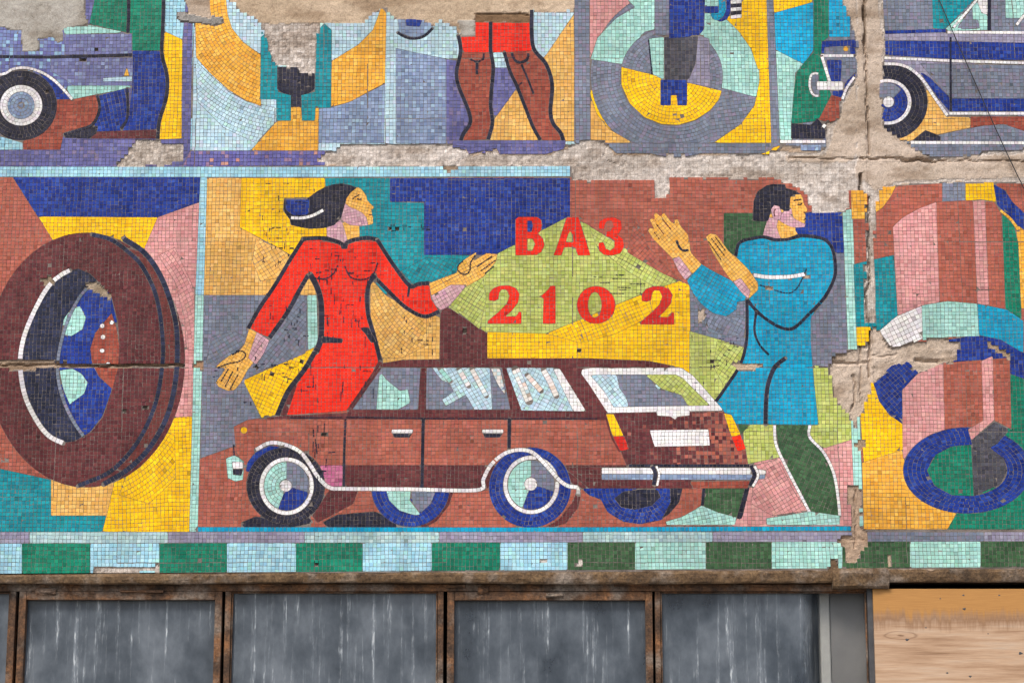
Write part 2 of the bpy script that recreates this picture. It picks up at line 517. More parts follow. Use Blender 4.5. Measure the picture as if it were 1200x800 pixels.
def shape_sd(sh, Q):
    """>0 inside; only exact near the shape"""
    out = np.full(len(Q), -50.0)
    m = sh.get('w', 0) / 2 + 9
    b = sh['bb']
    sel = (Q[:, 0] > b[0] - m) & (Q[:, 0] < b[2] + m) & (Q[:, 1] > b[1] - m) & (Q[:, 1] < b[3] + m)
    if not sel.any(): return out
    q = Q[sel]
    if sh['t'] == 'line':
        sd = sh['w'] / 2 - seg_dist(q, sh['pts'][:-1], sh['pts'][1:])
    else:
        sd = poly_sd(q, sh['pts'])
        for h in sh['holes']:
            sd = np.minimum(sd, -poly_sd(q, h))
    out[sel] = sd
    return out

def grid_tiles(bb, fr, pitch):
    """quads (N,4,2) covering bb, plus integer ids"""
    if fr is not None and fr[0] == 'p':
        c = wuv([(fr[1], fr[2])])[0]; k = fr[3]
        ext = max(np.hypot(x - c[0], (y - c[1]) / k) for x in (bb[0], bb[2]) for y in (bb[1], bb[3]))
        quads = []; ids = []
        for ri in range(int(ext / pitch) + 2):
            r0, r1 = ri * pitch, (ri + 1) * pitch
            n = max(3, int(round(2 * math.pi * (r0 + pitch / 2) * (1 + k) / 2 / pitch)))
            a0 = hash2(ri, 5, 3) * 6.28
            a = a0 + np.arange(n + 1) * 2 * math.pi / n
            for q in range(n):
                o = []
                for (r, t) in ((r0, a[q]), (r1, a[q]), (r1, a[q + 1]), (r0, a[q + 1])):
                    o.append((c[0] + r * math.cos(t), c[1] + r * k * math.sin(t)))
                quads.append(o); ids.append((ri, q))
        Q = np.array(quads); I = np.array(ids)
        keep = (Q[:, :, 0].max(1) > bb[0]) & (Q[:, :, 0].min(1) < bb[2]) & (Q[:, :, 1].max(1) > bb[1]) & (Q[:, :, 1].min(1) < bb[3])
        return Q[keep], I[keep]
    ang = 0.0 if fr is None else math.radians(fr[1])
    ca, sa = math.cos(ang), math.sin(ang)
    R = np.array([[ca, sa], [-sa, ca]])        # world -> local
    cor = np.array([(bb[0], bb[1]), (bb[2], bb[1]), (bb[2], bb[3]), (bb[0], bb[3])]) @ R.T
    lo = np.floor(cor.min(0) / pitch).astype(int) - 1; hi = np.ceil(cor.max(0) / pitch).astype(int) + 1
    I, J = np.meshgrid(np.arange(lo[0], hi[0]), np.arange(lo[1], hi[1]), indexing='ij')
    I = I.ravel(); J = J.ravel()
    def corner(i, j, si, sj):
        u = i * pitch; v = j * pitch
        # hand-laid sheets: every sheet sits a touch off, and rows wander
        du = (hash2(si, sj, 1) - .5) * .8 + (vnoise(u / 37., v / 23., 4) - .5) * 1.2 + (hash2(i, j, 8) - .5) * .5
        dv = (hash2(si, sj, 2) - .5) * .8 + (vnoise(u / 23., v / 37., 5) - .5) * 1.2 + (hash2(i, j, 9) - .5) * .5
        return np.stack([u + du, v + dv], 1)
    si, sj = I // 17, J // 17
    Q = np.stack([corner(I, J, si, sj), corner(I, J + 1, si, sj), corner(I + 1, J + 1, si, sj), corner(I + 1, J, si, sj)], 1)
    Q = Q @ R
    keep = (Q[:, :, 0].max(1) > bb[0]) & (Q[:, :, 0].min(1) < bb[2]) & (Q[:, :, 1].max(1) > bb[1]) & (Q[:, :, 1].min(1) < bb[3])
    return Q[keep], np.stack([I, J], 1)[keep]

def line_tiles(sh):
    p = sh['pts']; w = sh['w']
    d = np.hypot(*np.diff(p, axis=0).T); s = np.concatenate([[0], np.cumsum(d)])
    rows = sh['rows'] or max(1, int(round(w / 4.6)))
    step = PITCH_T if w > 2.6 else 3.6
    n = max(1, int(round(s[-1] / step)))
    t = np.linspace(0, s[-1], n + 1)
    P_ = np.stack([np.interp(t, s, p[:, 0]), np.interp(t, s, p[:, 1])], 1)
    tt = np.clip(np.stack([t - .8, t + .8]), 0, s[-1])
    D = np.stack([np.interp(tt[1], s, p[:, k]) - np.interp(tt[0], s, p[:, k]) for k in (0, 1)], 1)
    D /= np.hypot(D[:, 0], D[:, 1])[:, None] + 1e-9
    Nn = np.stack([-D[:, 1], D[:, 0]], 1)
    quads = []; ids = []
    offs = np.linspace(-w / 2, w / 2, rows + 1)
    for i in range(n):
        for r in range(rows):
            quads.append([P_[i] + Nn[i] * offs[r], P_[i] + Nn[i] * offs[r + 1], P_[i + 1] + Nn[i + 1] * offs[r + 1], P_[i + 1] + Nn[i + 1] * offs[r]])
            ids.append((i, r))
    return np.array(quads), np.array(ids)

def area(q):
    x, y = q[:, 0], q[:, 1]
    return 0.5 * abs(np.dot(x, np.roll(y, -1)) - np.dot(y, np.roll(x, -1)))

def clip_field(q, s):
    """part of q where s >= 0, and the index of the (single) cut edge"""
    out = []
    n = len(q); leave = []; enter = 0
    for i in range(n):
        a, b = q[i], q[(i + 1) % n]; sa, sb = s[i], s[(i + 1) % n]
        if sa >= 0: out.append(a)
        if (sa >= 0) != (sb >= 0):
            if sa >= 0: leave.append(len(out))
            else: enter += 1
            out.append(a + (b - a) * (sa / (sa - sb)))
    return np.array(out), (leave[0] if len(leave) == 1 and enter == 1 else None)

def in_quad(p, q):
    d = np.roll(q, -1, 0) - q
    c = d[:, 0] * (p[1] - q[:, 1]) - d[:, 1] * (p[0] - q[:, 0])
    return bool((c >= 0).all() or (c <= 0).all())

def islands(boxes, gap):
    """connected groups of tessera boxes (x0,y0,x1,y1)"""
    n = len(boxes); par = list(range(n))
    def find(a):
        while par[a] != a:
            par[a] = par[par[a]]; a = par[a]
        return a
    cell = {}
    for i, b in enumerate(boxes):
        for gx in range(int((b[0] - gap) // 6), int((b[2] + gap) // 6) + 1):
            for gy in range(int((b[1] - gap) // 6), int((b[3] + gap) // 6) + 1):
                for j in cell.get((gx, gy), ()):
                    c = boxes[j]
                    if b[0] - gap < c[2] and c[0] - gap < b[2] and b[1] - gap < c[3] and c[1] - gap < b[3]:
                        ra, rb = find(i), find(j)
                        if ra != rb: par[ra] = rb
                cell.setdefault((gx, gy), []).append(i)
    return [find(i) for i in range(n)]

def damage_at(Q):
    """index of the damage patch at each point or -1, ragged by noise"""
    idx = np.full(len(Q), -1)
    for k, d in enumerate(DAMAGE):
        b0 = d['pts'].min(0) - 8; b1 = d['pts'].max(0) + 8
        sel = np.where((Q[:, 0] > b0[0]) & (Q[:, 0] < b1[0]) & (Q[:, 1] > b0[1]) & (Q[:, 1] < b1[1]))[0]
        if len(sel) == 0: continue
        q = Q[sel]
        sd = poly_sd(q, d['pts']) + (fbm(q[:, 0], q[:, 1], 9.0, 31) - .5) * 2 * d['fuzz']
        idx[sel[sd > 0]] = k
    return idx

def build_mosaic():
    store = {}
    order = []
    rg = np.random.default_rng(11)
    for k, sh in enumerate(SHAPES):
        if sh['path'] is None: continue
        bb = sh['bb']
        if sh['t'] == 'line':
            Q, I = line_tiles(sh)
        else:
            Q, I = grid_tiles(bb, sh['fr'], sh.get('pitch') or PITCH_T)
        if len(Q) == 0: continue
        # densify edges to 8 points so cuts follow curves
        mid = (Q + np.roll(Q, -1, 1)) / 2
        Q8 = np.stack([Q, mid], 2).reshape(len(Q), 8, 2)
        # shrink for the joint
        cen = Q.mean(1, keepdims=True)
        if sh['t'] == 'poly':
            sd = shape_sd(sh, Q8.reshape(-1, 2)).reshape(-1, 8)
            live = sd.max(1) > 0.2
            Q, I, Q8, sd, cen = Q[live], I[live], Q8[live], sd[live], cen[live]
        else:
            sd = np.full((len(Q), 8), 9.0)
        if len(Q) == 0: continue
        above = []
        for ab in SHAPES[k + 1:]:
            a = ab['bb']
            if ab.get('w', 9) < 2.3 and ab['path']: continue
            if a[0] > bb[2] or a[2] < bb[0] or a[1] > bb[3] or a[3] < bb[1]: continue
            above.append(ab)
            s2 = -shape_sd(ab, Q8.reshape(-1, 2)).reshape(-1, 8)
            sd = np.minimum(sd, s2)
        J = (JOINT if (sh.get('pitch') or 9) > 4 else 0.09) if sh['t'] == 'poly' else 0.1
        live = sd.max(1) > J
        Q, I, Q8, sd, cen = Q[live], I[live], Q8[live], sd[live], cen[live]
        if len(Q) == 0: continue
        # cut the straddling tesserae; where the outline bends inside one, follow the bend
        cut = {}
        part = np.where(sd.min(1) <= J)[0]
        probe = []; own = []
        for i in part:
            poly, edge = clip_field(Q8[i], sd[i] - J)
            cut[i] = (poly, edge)
            if edge is not None and len(poly) >= 3:
                a_, b_ = poly[edge], poly[(edge + 1) % len(poly)]
                if np.hypot(*(b_ - a_)) > 1.2:
                    probe.append((a_ + b_) / 2); own.append(i)
        def field(pts):
            f = shape_sd(sh, pts) if sh['t'] == 'poly' else np.full(len(pts), 9.0)
            for ab in above: f = np.minimum(f, -shape_sd(ab, pts))
            return f
        if probe:
            f = field(np.array(probe)) - J
            todo = [own[n_] for n_ in np.where(np.abs(f) > 0.22)[0]]
            OFF = np.arange(-2.4, 2.41, 0.3); FR = (.2, .4, .6, .8)
            smp = []
            for i in todo:
                poly, edge = cut[i]
                a_, b_ = poly[edge], poly[(edge + 1) % len(poly)]
                d_ = (b_ - a_) / np.hypot(*(b_ - a_)); nrm = np.array([-d_[1], d_[0]])
                if np.dot(nrm, (a_ + b_) / 2 - poly.mean(0)) < 0: nrm = -nrm
                for fr_ in FR:
                    smp.append((a_ + (b_ - a_) * fr_) + OFF[:, None] * nrm)
            if todo:
                ff = field(np.concatenate(smp)).reshape(len(todo), len(FR), len(OFF)) - J
                smp = np.array(smp).reshape(len(todo), len(FR), len(OFF), 2)
                for n_, i in enumerate(todo):
                    poly, edge = cut[i]; q0 = Q[i]; add = []
                    for m_ in range(len(FR)):
                        ok = ff[n_, m_] >= 0
                        mid_ = len(OFF) // 2
                        if ok[mid_]:
                            e_ = mid_
                            while e_ + 1 < len(OFF) and ok[e_ + 1]: e_ += 1
                        else:
                            e_ = mid_
                            while e_ > 0 and not ok[e_]: e_ -= 1
                        p_ = smp[n_, m_, e_]
                        if in_quad(p_, q0): add.append(p_)
                    if add:
                        poly = np.concatenate([poly[:edge + 1], np.array(add), poly[edge + 1:]])
                        cut[i] = (poly, None)
        c2 = cen[:, 0, :]
        dm = damage_at(c2)
        hole = hash2((c2[:, 0] * 3).astype(int), (c2[:, 1] * 3).astype(int), 77)
        worn = fbm(c2[:, 0], c2[:, 1], 40.0, 51)
        gone = (dm >= 0) | (hole < 0.0003 + 0.006 * np.clip(worn - 0.66, 0, 1) * 4)
        full = sd.min(1) > J
        cols, wts = PALL[sh['col'] if isinstance(sh['col'], str) else sh['col'][0]]
        for i in np.where(~gone)[0]:
            q0 = Q[i]
            A0 = area(q0)
            if full[i]:
                c = q0.mean(0)
                side = math.sqrt(A0)
                ra = 0.04 * rg.standard_normal() if sh['t'] == 'poly' else 0.0
                poly = c + ((q0 - c) * (1 - (2 * J + max(0, 0.09 * rg.standard_normal())) / max(side, 2.0))) @ np.array([[1, ra], [-ra, 1]])
            else:
                poly = cut[i][0]
                if len(poly) < 3: continue
                ar = area(poly)
                if ar < max(0.7, 0.06 * A0): continue
                c = poly.mean(0)
                poly = c + (poly - c) * (1 - 0.9 * J / max(math.sqrt(ar), 1.2))
                if len(poly) > 7:           # drop near-collinear points
                    keep = []
                    n = len(poly)
                    for j in range(n):
                        a, b, d = poly[j - 1], poly[j], poly[(j + 1) % n]
                        if abs((b[0] - a[0]) * (d[1] - a[1]) - (b[1] - a[1]) * (d[0] - a[0])) > 0.05: keep.append(j)
                    if len(keep) >= 3: poly = poly[keep]
            if sh['t'] == 'poly' and sh.get('pick'):
                pc, pw = PALL[sh['pick'](c, rg)]
            else:
                pc, pw = cols, wts
            colr = pc[rg.choice(len(pw), p=pw)].copy()
            shade = 1 + 0.06 * rg.standard_normal() + 0.16 * (vnoise(np.array([c[0] / 26.]), np.array([c[1] / 11.]), 6)[0] - .5)
            shade += 0.11 * (hash2(int(c[0] // 76), int(c[1] // 76), 91) - .5) * 2
            colr = colr * max(0.55, shade) * (1 + 0.025 * rg.standard_normal(3))
            if rg.random() < 0.005: colr = colr * 0.62
            key = sh['path']
            if key not in store:
                store[key] = []; order.append(key)
            yy = T_FRONT + 0.0004 * rg.standard_normal()
            if sh.get('w', 9) < 4.3: yy -= 0.0013
            store[key].append((poly, c, colr, yy, *(0.032 * rg.standard_normal(2))))
    def mesh_of(name, tiles, par):
        V, F, C = [], [], []
        for poly, c, colr, yy, tx, tz in tiles:
            b0 = len(V); n = len(poly)
            for (u, v) in c + (poly - c) * 0.955:
                V.append((u * SC, yy + (tx * (u - c[0]) + tz * (v - c[1])) * SC, v * SC))
            for (u, v) in poly:
                V.append((u * SC, T_BACK, v * SC))
            ccw = np.dot(poly[:, 0], np.roll(poly[:, 1], -1)) - np.dot(poly[:, 1], np.roll(poly[:, 0], -1)) > 0
            idx = list(range(b0, b0 + n))
            F.append(idx if ccw else idx[::-1]); C.append(colr)
            for j in range(n):
                a, b = b0 + j, b0 + (j + 1) % n
                F.append((a, a + n, b + n, b) if ccw else (a, b, b + n, a + n)); C.append(colr)
        return new_mesh(name, V, F, M_TILE, par, np.array(C))
    # objects: thing / part / sub-part; pieces of a colour that lie apart become parts of their own
    made = {}
    for key in sorted(order, key=lambda k: k.count('/')):
        seg = key.split('/')
        th = THINGS[seg[0]]
        name = seg[-1].split('#')[0]
        tiles = store[key]
        if name == 'tar_speck':          # too many and too small to tell apart
            o = mesh_of(name, tiles, th); o.location = -th.location; o['kind'] = 'stuff'
            continue
        lab = islands([(*t[0].min(0), *t[0].max(0)) for t in tiles], 2.0)
        groups = {}
        for t, g in zip(tiles, lab): groups.setdefault(g, []).append(t)
        groups = sorted(groups.values(), key=lambda g: -sum(area(t[0]) for t in g))
        main = [groups[0]]
        for g in groups[1:]:
            if sum(area(t[0]) for t in g) < 26 and len(g) < 3 and name.endswith('_field'): continue   # lone crumbs of ground have dropped out
            main.append(g)
        for gi, g in enumerate(main):
            if len(seg) == 2 and gi == 0:
                made[key] = mesh_of(name, g, th); made[key].location = -th.location
            elif len(seg) == 2 and name.endswith('_field') or (len(seg) == 2 and not any(k2.startswith(key + '/') for k2 in order)):
                mesh_of(name, g, th).location = -th.location
            elif len(seg) == 2:
                mesh_of('outline' if name in ('woman', 'man') else name, g, made[key])
            else:
                mesh_of(name, g, made['/'.join(seg[:2])])
    return made, sum(len(v) for v in store.values())
# ------------------------------------------------------------------ the pictures, traced shape by shape
FIELD = dict(terra='terracotta_field', brick='brown_field', maroon='maroon_field', yellow='yellow_field', ochre='ochre_field',
             amber='amber_field', pink='pink_field', slate='slate_field', steel='steel_blue_field', lilac='lilac_field',
             purple='purple_field', purplemix='purple_field', navy='navy_field', teal='teal_field', green='green_field',
             dkgreen='dark_green_field', lime='lime_field', sky='sky_blue_field', skypale='sky_blue_field', mint='mint_field',
             mintgrey='grey_mint_field', cyan='cyan_field', sky2='cyan_field', charcoal='charcoal_field', white='white_field', ink='black_field')
_fc = [0]
def F(panel, col, pts, **kw):
    _fc[0] += 1
    P('%s/%s#%d' % (panel, FIELD[col], _fc[0]), col, pts, **kw)

def panel(key, px, py, label):
    x, z = on_plane(px, py)
    o = empty("mosaic_picture", (x, 0, z))
    tag(o, label, "mosaic", "mosaic pictures on the facade")
    THINGS[key] = o

panel('u1', 108, 196, "mosaic picture of a blue car fender with a worker in green and navy trousers")
panel('u2', 340, 196, "mosaic picture of a teal machine fork between two curved amber wings")
panel('u3', 565, 190, "mosaic picture of two bare brown legs in red shorts")
panel('u4', 790, 182, "mosaic picture of a big mint and grey ring around a yellow half disc")
panel('u5', 955, 180, "mosaic picture of a green trousered leg behind the nose of a grey truck")
panel('u6', 1130, 184, "mosaic picture of a grey truck door, black wheel and cab windows")
panel('l1', 115, 622, "mosaic picture of a huge maroon tyre on coloured fields")
panel('l2', 615, 622, "mosaic picture of woman in red and man in blue presenting a brown station wagon")
panel('l3', 1105, 620, "mosaic picture of pink and brown pistons over a navy ring")
x, z = on_plane(600, 668)
THINGS['bd'] = tag(empty("mosaic_border", (x, 0, z)), "mosaic border of green and pale blue checks below the pictures", "mosaic border")
x, z = on_plane(330, 208)
THINGS['tb'] = tag(empty("mosaic_border", (x, 0, z)), "pale blue mosaic edging strip between the upper and lower pictures", "mosaic border")

# ---- upper row 1: car fender and worker
F('u1', 'purple', "0,0 216,0 227,24 223,178 214,196 0,196", base=True)
F('u1', 'sky', "193,0 218,0 214,48 192,38")
F('u1', 'yellow', "192,37 214,47 213,163 184,164 188,145 196,115 197,90 190,60")
F('u1', 'sky', "226,26 231,26 230,178 223,178")
P('u1/car', 'carblue', "0,30 76,33 104,29 151,39 156,40 156,102 84,118 0,118")
P('u1/car/lower_body', 'carlilac', "60,68 156,68 156,102 90,103 74,92 60,84")
P('u1/car/hood', 'carlilac', "76,41 156,40 156,65 76,65")
P('u1/car/hood_edge', 'mint', "74,32 104,30 151,39 76,41")
F('u1', 'brick', "68,116 113,111 118,130 110,146 75,156 71,176 27,176 27,164 50,150")
F('u1', 'sky', "0,160 27,168 27,176 0,176")
P('u1/car/fender', 'navy', "45,84 64,92 86,117 66,117")
P('u1/car/bumper', 'mint', "80,101 154,101 153,104 120,110 85,117 78,104")
P('u1/car/headlight', 'skypale', "121,92 155,90 155,96 121,96")
P('u1/car/indicator', 'amber', "145,90 149,79 152,90")
S('u1/car/body_line', 'ink', "0,67 60,67.5 155,65", 3.6, False)
P('u1/worker_legs', 'green', "111,0 190,0 189,61 155,61 155,40 105,29")
P('u1/worker_legs/boot#1', 'navy', "155,60 190,60 196,90 194,115 186,140 185,154 143,155 150,140 155,104 156,75")
P('u1/worker_legs/boot#2', 'navy', "114,113 152,103 150,140 142,154 116,156 106,150 117,134", fr=('a', 12))
P('u1/worker_legs/shoe_sole', 'maroon', "106,155 186,152 186,163 104,163")
P('u1/worker_legs/shoe', 'ink', "75,157 100,151 115,148 113,157 104,163 76,162")
S('u1/worker_legs/outline', 'ink', "114,112 117,128 109,146 92,153 75,158", 3.2)
S('u1/worker_legs/outline', 'ink', "149,104 150,122 149,140 142,151", 3)
S('u1/worker_legs/outline', 'ink', "151,0 151,20 150,39", 4, False)
S('u1/worker_legs/outline', 'ink', "192,0 191,35 190,64 196,90 195,115 187,142 185,163", 4.4)
E('u1/wheel', 'ink', 25, 124, 42, 41, pitch=4.6)
E('u1/wheel/rim', 'white', 25, 124, 25, 24, hole=(25, 124, 16, 16))
E('u1/wheel/hub', 'steel', 25, 124, 16, 16)
S('u1/car/arch', 'white', "0,88 14,82 30,80 48,85 64,95 76,107 85,117", 3.4)

# ---- upper row 2: fork
F('u2', 'skypale', "228,0 455,0 453,178 225,178", base=True)
F('u2', 'purplemix', "223,177 390,177 390,194 214,196")
F('u2', 'skypale', "229,72 246,88 268,108 290,120 322,126 322,145 300,168 262,150 232,120", fr=('p', 345, 0, 1))
P('u2/wing#1', 'amber', "247,0 265,0 267,18 272,34 285,50 306,65 306,125 288,118 268,106 246,86 230,68 229,28", fr=('p', 345, 0, 1))
P('u2/wing#2', 'amber', "447,8 454,18 453,97 436,106 410,120 387,126 389,72 420,53 437,36 443,20")
F('u2', 'steel', "374,128 390,126 410,120 453,98 452,168 372,168")
P('u2/base', 'amber', "294,177 322,145 326,142 340,142 341,126 353,126 354,142 369,142 370,118 374,120 373,177")
P('u2/fork#1', 'teal', "306,36 313,45 316,60 320,70 326,78 326,108 341,112 341,142 324,142 324,117 305,117")
P('u2/fork#2', 'teal', "370,40 380,28 389,36 388,127 373,127 370,120 369,142 354,142 353,112 369,108")
P('u2/bolt', 'ink', "325,79 350,79 351,86 369,86 369,105 362,110 353,112 353,126 341,126 341,112 332,110 325,105")

# ---- upper row 3: legs in shorts
F('u3', 'skypale', "453,10 466,0 676,0 676,170 464,170 450,168", base=True)
F('u3', 'steel', "464,57 490,63 525,70 540,70 540,170 464,168")
F('u3', 'purple', "523,70 600,80 607,102 578,145 578,182 523,172")
F('u3', 'ochre', "674,15 676,166 540,166 578,142 607,102 640,65")
F('u3', 'skypale', "575,60 592,60 598,80 575,80")
P('u3/lamp', 'steel', "466,22 506,24 507,34 498,43 484,45 468,39")
P('u3/lamp/lens', 'navy', "475,22 495,24 492,32 476,31")
S('u3/lamp/outline', 'ink', "466,39 475,44 485,46 497,43 507,34", 3.2)
P('u3/leg#1', 'brick', "541,60 574,60 577,80 575,105 573,122 578,145 574,164 541,165 552,148 548,127 538,102 537,85")
P('u3/leg#2', 'brick', "591,60 625,59 640,78 646,100 643,135 648,146 659,165 632,165 620,140 608,105 598,85")
P('u3/shorts', 'red', "540,43 557,43 557,24 622,24 623,60 590,62 543,62")
S('u3/leg#1/outline', 'ink', "537,42 540,60 535,85 538,103 549,130 551,145 543,157 540,165", 4.4)
S('u3/leg#1/outline', 'ink', "575,26 575,45 575,60 578,80 576,105 575,125 577,145 572,164", 4.4)
S('u3/leg#2/outline', 'ink', "591,62 598,85 606,102 617,130 625,150 633,164", 4)
S('u3/leg#2/outline', 'ink', "623,12 623,40 626,59 640,76 647,100 645,130 648,145 657,156 660,165", 4.6)
S('u3/leg#1/knee', 'ink', "551,70 559,73 566,70 567,63", 2.6)
S('u3/leg#1/knee', 'ink', "559,74 559,87", 3.4, False)
S('u3/leg#2/knee', 'ink', "600,63 603,71 610,74 618,70 619,63", 3.2)
S('u3/leg#2/knee', 'ink', "611,76 618,92 625,110", 2.6)
S('u3/leg#2/knee', 'ink', "606,102 612,97", 1.8, False)
F('u3', 'purple', "523,165 663,165 661,175 640,181 585,181 582,174 549,181 545,172 525,170")

# ---- upper row 4: ring
F('u4', 'yellow', "676,0 898,0 916,170 905,182 676,170", base=True)
F('u4', 'slate', "673,0 691,0 692,170 673,168")
F('u4', 'pink', "691,0 735,0 743,10 728,20 710,36 696,58 691,70")
E('u4/ring', 'slate', 790, 88, 98, 98)
P('u4/ring/upper_ring', 'mint', "735,0 880,0 892,60 888,117 846,107 842,68 810,36 785,31 755,38 730,76 692,70 700,45 722,22 744,9", smooth=False)
P('u4/ring/dark_ring', 'slate', "832,100 888,115 884,128 868,150 836,172 832,172", fr=('a', 8))
F('u4', 'ochre', "692,112 699,134 714,152 742,168 692,168")
F('u4', 'yellow', "888,60 900,60 905,168 836,168 868,146 884,124 890,95")
F('u4', 'yellow', "850,22 872,0 898,0 904,80 888,82 880,58 866,38")
E('u4/disc', 'slate', 787, 90, 60, 58)
P('u4/disc/grey_wedge', 'lilac', "817,42 831,46 832,103 804,97 815,75")
P('u4/disc/lower_half', 'yellow', "728,79 764,88 804,97 846,107 842,118 832,130 815,141 795,147 775,146 755,138 738,122 728,100", smooth=False, fr=('p', 787, 90, 1))
P('u4/robot', 'charcoal', "778,44 818,42 815,75 808,92 801,96 779,95")
F('u4', 'mint', "760,46 778,44 778,94 765,88")
S('u4/disc/slit', 'ink', "760,47 764,88", 2, False)
P('u4/robot/foot', 'navy', "774,94 805,94 805,124 794,124 793,112 786,112 786,124 774,124")
F('u4', 'slate', "767,0 785,0 785,44 767,42")
P('u4/robot/body', 'navy', "784,0 826,0 825,35 818,43 784,46")
P('u4/gear', 'cyan', "842,0 850,0 851,12 848,20 842,25 835,23 832,16 842,16", fr=('p', 838, 6, 1))
P('u4/robot/arm', 'navy', "826,8 842,8 842,16 826,16")
P('u4/gear/rim', 'navy', "851,0 856,0 856,16 852,23 846,26 840,26 848,20 851,12")
for i in range(5):
    P('u4/gear/bristle#%d' % i, 'white' if i % 2 == 0 else 'ink', [(856, 1 + i * 4.4), (869, 0.4 + i * 4.2), (869, 4.6 + i * 4.2), (856, 5.4 + i * 4.4)])
F('u4', 'slate', "692,168 905,168 905,175 895,180 722,180 714,172")
F('u4', 'slate', "898,0 907,0 916,170 904,174")

# ---- upper row 5: truck nose with leg
F('u5', 'slate', "906,0 1010,0 1012,178 914,170", base=True)
F('u5', 'yellow', "906,0 952,0 951,5 907,17")
F('u5', 'sky2', "907,16 953,3 954,58 941,77 909,59")
F('u5', 'sky2', "968,0 988,0 996,20 996,44 970,44")
F('u5', 'mint', "909,59 942,76 932,86 930,110 928,166 914,168")
P('u5/leg', 'green', "953,0 971,0 971,44 963,50 962,66 969,92 975,112 959,142 927,146 930,109 933,86 943,73 953,62")
P('u5/truck_nose', 'slate', "963,54 1002,48 1003,92 986,118 974,112 962,66")
P('u5/truck_nose/hood', 'navy', "963,49 1003,47 1003,64 996,64 996,54 966,56 966,63 962,63")
E('u5/truck_nose/lamp', 'amber', 991, 58, 3.2, 3.2, fr=None)
P('u5/truck_nose/grille', 'navy', "968,71 987,71 985,96 973,96")
S('u5/truck_nose/trim', 'white', "962,66 1000,66", 3.6, False)
S('u5/truck_nose/trim', 'white', "963,67 972,96", 3.6, False)
P('u5/truck_nose/fender', 'navy', "975,107 988,106 990,98 1001,86 1003,90 992,104 987,116 976,115")
S('u5/truck_nose/fender_trim', 'ochre', "990,118 996,108 1003,96", 4.5)
S('u5/truck_nose/fender_trim', 'white', "987,117 992,104 1001,91", 3.2)
F('u5', 'brick', "959,141 974,112 986,115 985,140 971,144")
P('u5/mirror', 'slate', "951,87 959,87 960,112 955,113 951,104 950,95")
S('u5/mirror/frame', 'white', "959,87 952,87 949,93 949,104 953,112 959,113", 2.8)
P('u5/mirror/arm', 'white', "957,96 988,96 988,106 957,106")
P('u5/shoe', 'ink', "927,145 950,147 958,139 967,150 967,163 927,163")
S('u5/shoe/lace', 'white', "964,150 970,143", 4, False)
S('u5/base_line', 'white', "914,166.5 967,166.5", 3.8, False)
P('u5/truck_nose/step', 'steel', "938,170 962,170 962,177 938,177")

# ---- upper row 6: truck side
F('u6', 'slate', "1020,0 1200,0 1200,176 1150,178 1145,184 1060,184 1020,180", base=True)
F('u6', 'teal', "1092,0 1142,0 1107,35 1093,34")
P('u6/cab_window#1', 'mint', "1107,35 1146,0 1157,0 1157,36 1112,37")
P('u6/cab_window#1/pane', 'slate', "1120,35 1139,10 1140,24 1146,24 1148,34")
P('u6/cab_window#1/glint', 'white', "1144,0 1157,0 1157,18 1150,16")
S('u6/cab_window#1/frame', 'white', "1117,33 1145,0", 3, False)
P('u6/cab_window#2', 'mint', "1178,0 1200,0 1200,22 1178,22")
S('u6/cab_window#2/frame', 'white', "1191,30 1200,18", 3.4, False)
S('u6/door_post', 'ink', "1159,0 1159,36", 4.2, False)
P('u6/truck_body', 'lilac', "1036,38 1200,38 1200,137 1110,137 1080,90 1036,78")
S('u6/truck_body/roof_line', 'navy', "1037,38.5 1108,36.5", 4, False)
S('u6/truck_body/roof_line', 'white', "1110,38.5 1200,39", 3.6, False)
P('u6/truck_body/stripe#1', 'navy', "1036,48 1113,49 1200,51 1200,71 1115,70 1036,65")
S('u6/truck_body/stripe_edge', 'white', "1036,68.5 1115,72 1200,74.5", 3.4, False)
P('u6/truck_body/panel', 'slate', "1078,75 1200,77 1200,116 1113,116")
P('u6/truck_body/stripe#2', 'navy', "1113,116 1200,116 1200,131 1113,131")
P('u6/truck_body/fender', 'navy', "1076,83 1090,92 1113,115 1113,132 1098,114")
S('u6/truck_body/door_gap', 'ink', "1113.5,44 1114,131", 2.6, False)
S('u6/truck_body/sill', 'white', "1112,133.5 1200,133.5", 3.8, False)
P('u6/wheel_well', 'ochre', "1034,76 1058,80 1078,92 1108,137 1137,138 1137,150 1100,158 1064,166 1034,166")
F('u6', 'brick', "1137,137 1200,137 1200,154 1176,147 1137,152")
F('u6', 'slate', "1098,159 1150,148 1176,146 1200,154 1200,167 1072,167")
F('u6', 'ink', "1084,153 1102,160 1102,166 1068,166")
E('u6/wheel', 'ink', 1040, 120, 47, 45, pitch=4.8)
E('u6/wheel/rim', 'white', 1040, 120, 28, 27, pitch=4.3)
E('u6/wheel/disc', 'navy', 1040, 120, 23.5, 23)
P('u6/wheel/disc_segment', 'slate', "1016,118 1020,104 1034,97 1048,99 1056,106 1042,120")
E('u6/wheel/hub', 'white', 1041, 120, 6.5, 6.5, fr=None)
S('u6/truck_body/fender_trim', 'white', "1036,75.5 1052,76 1066,81 1080,93 1095,115 1110,136", 3.8)
S('u6/base_line', 'white', "1067,167.5 1200,168", 3.8, False)

# ---- top edging strip
S('tb/edging', 'sky', "0,201.6 330,202 668,201", 12.6, False, rows=3)

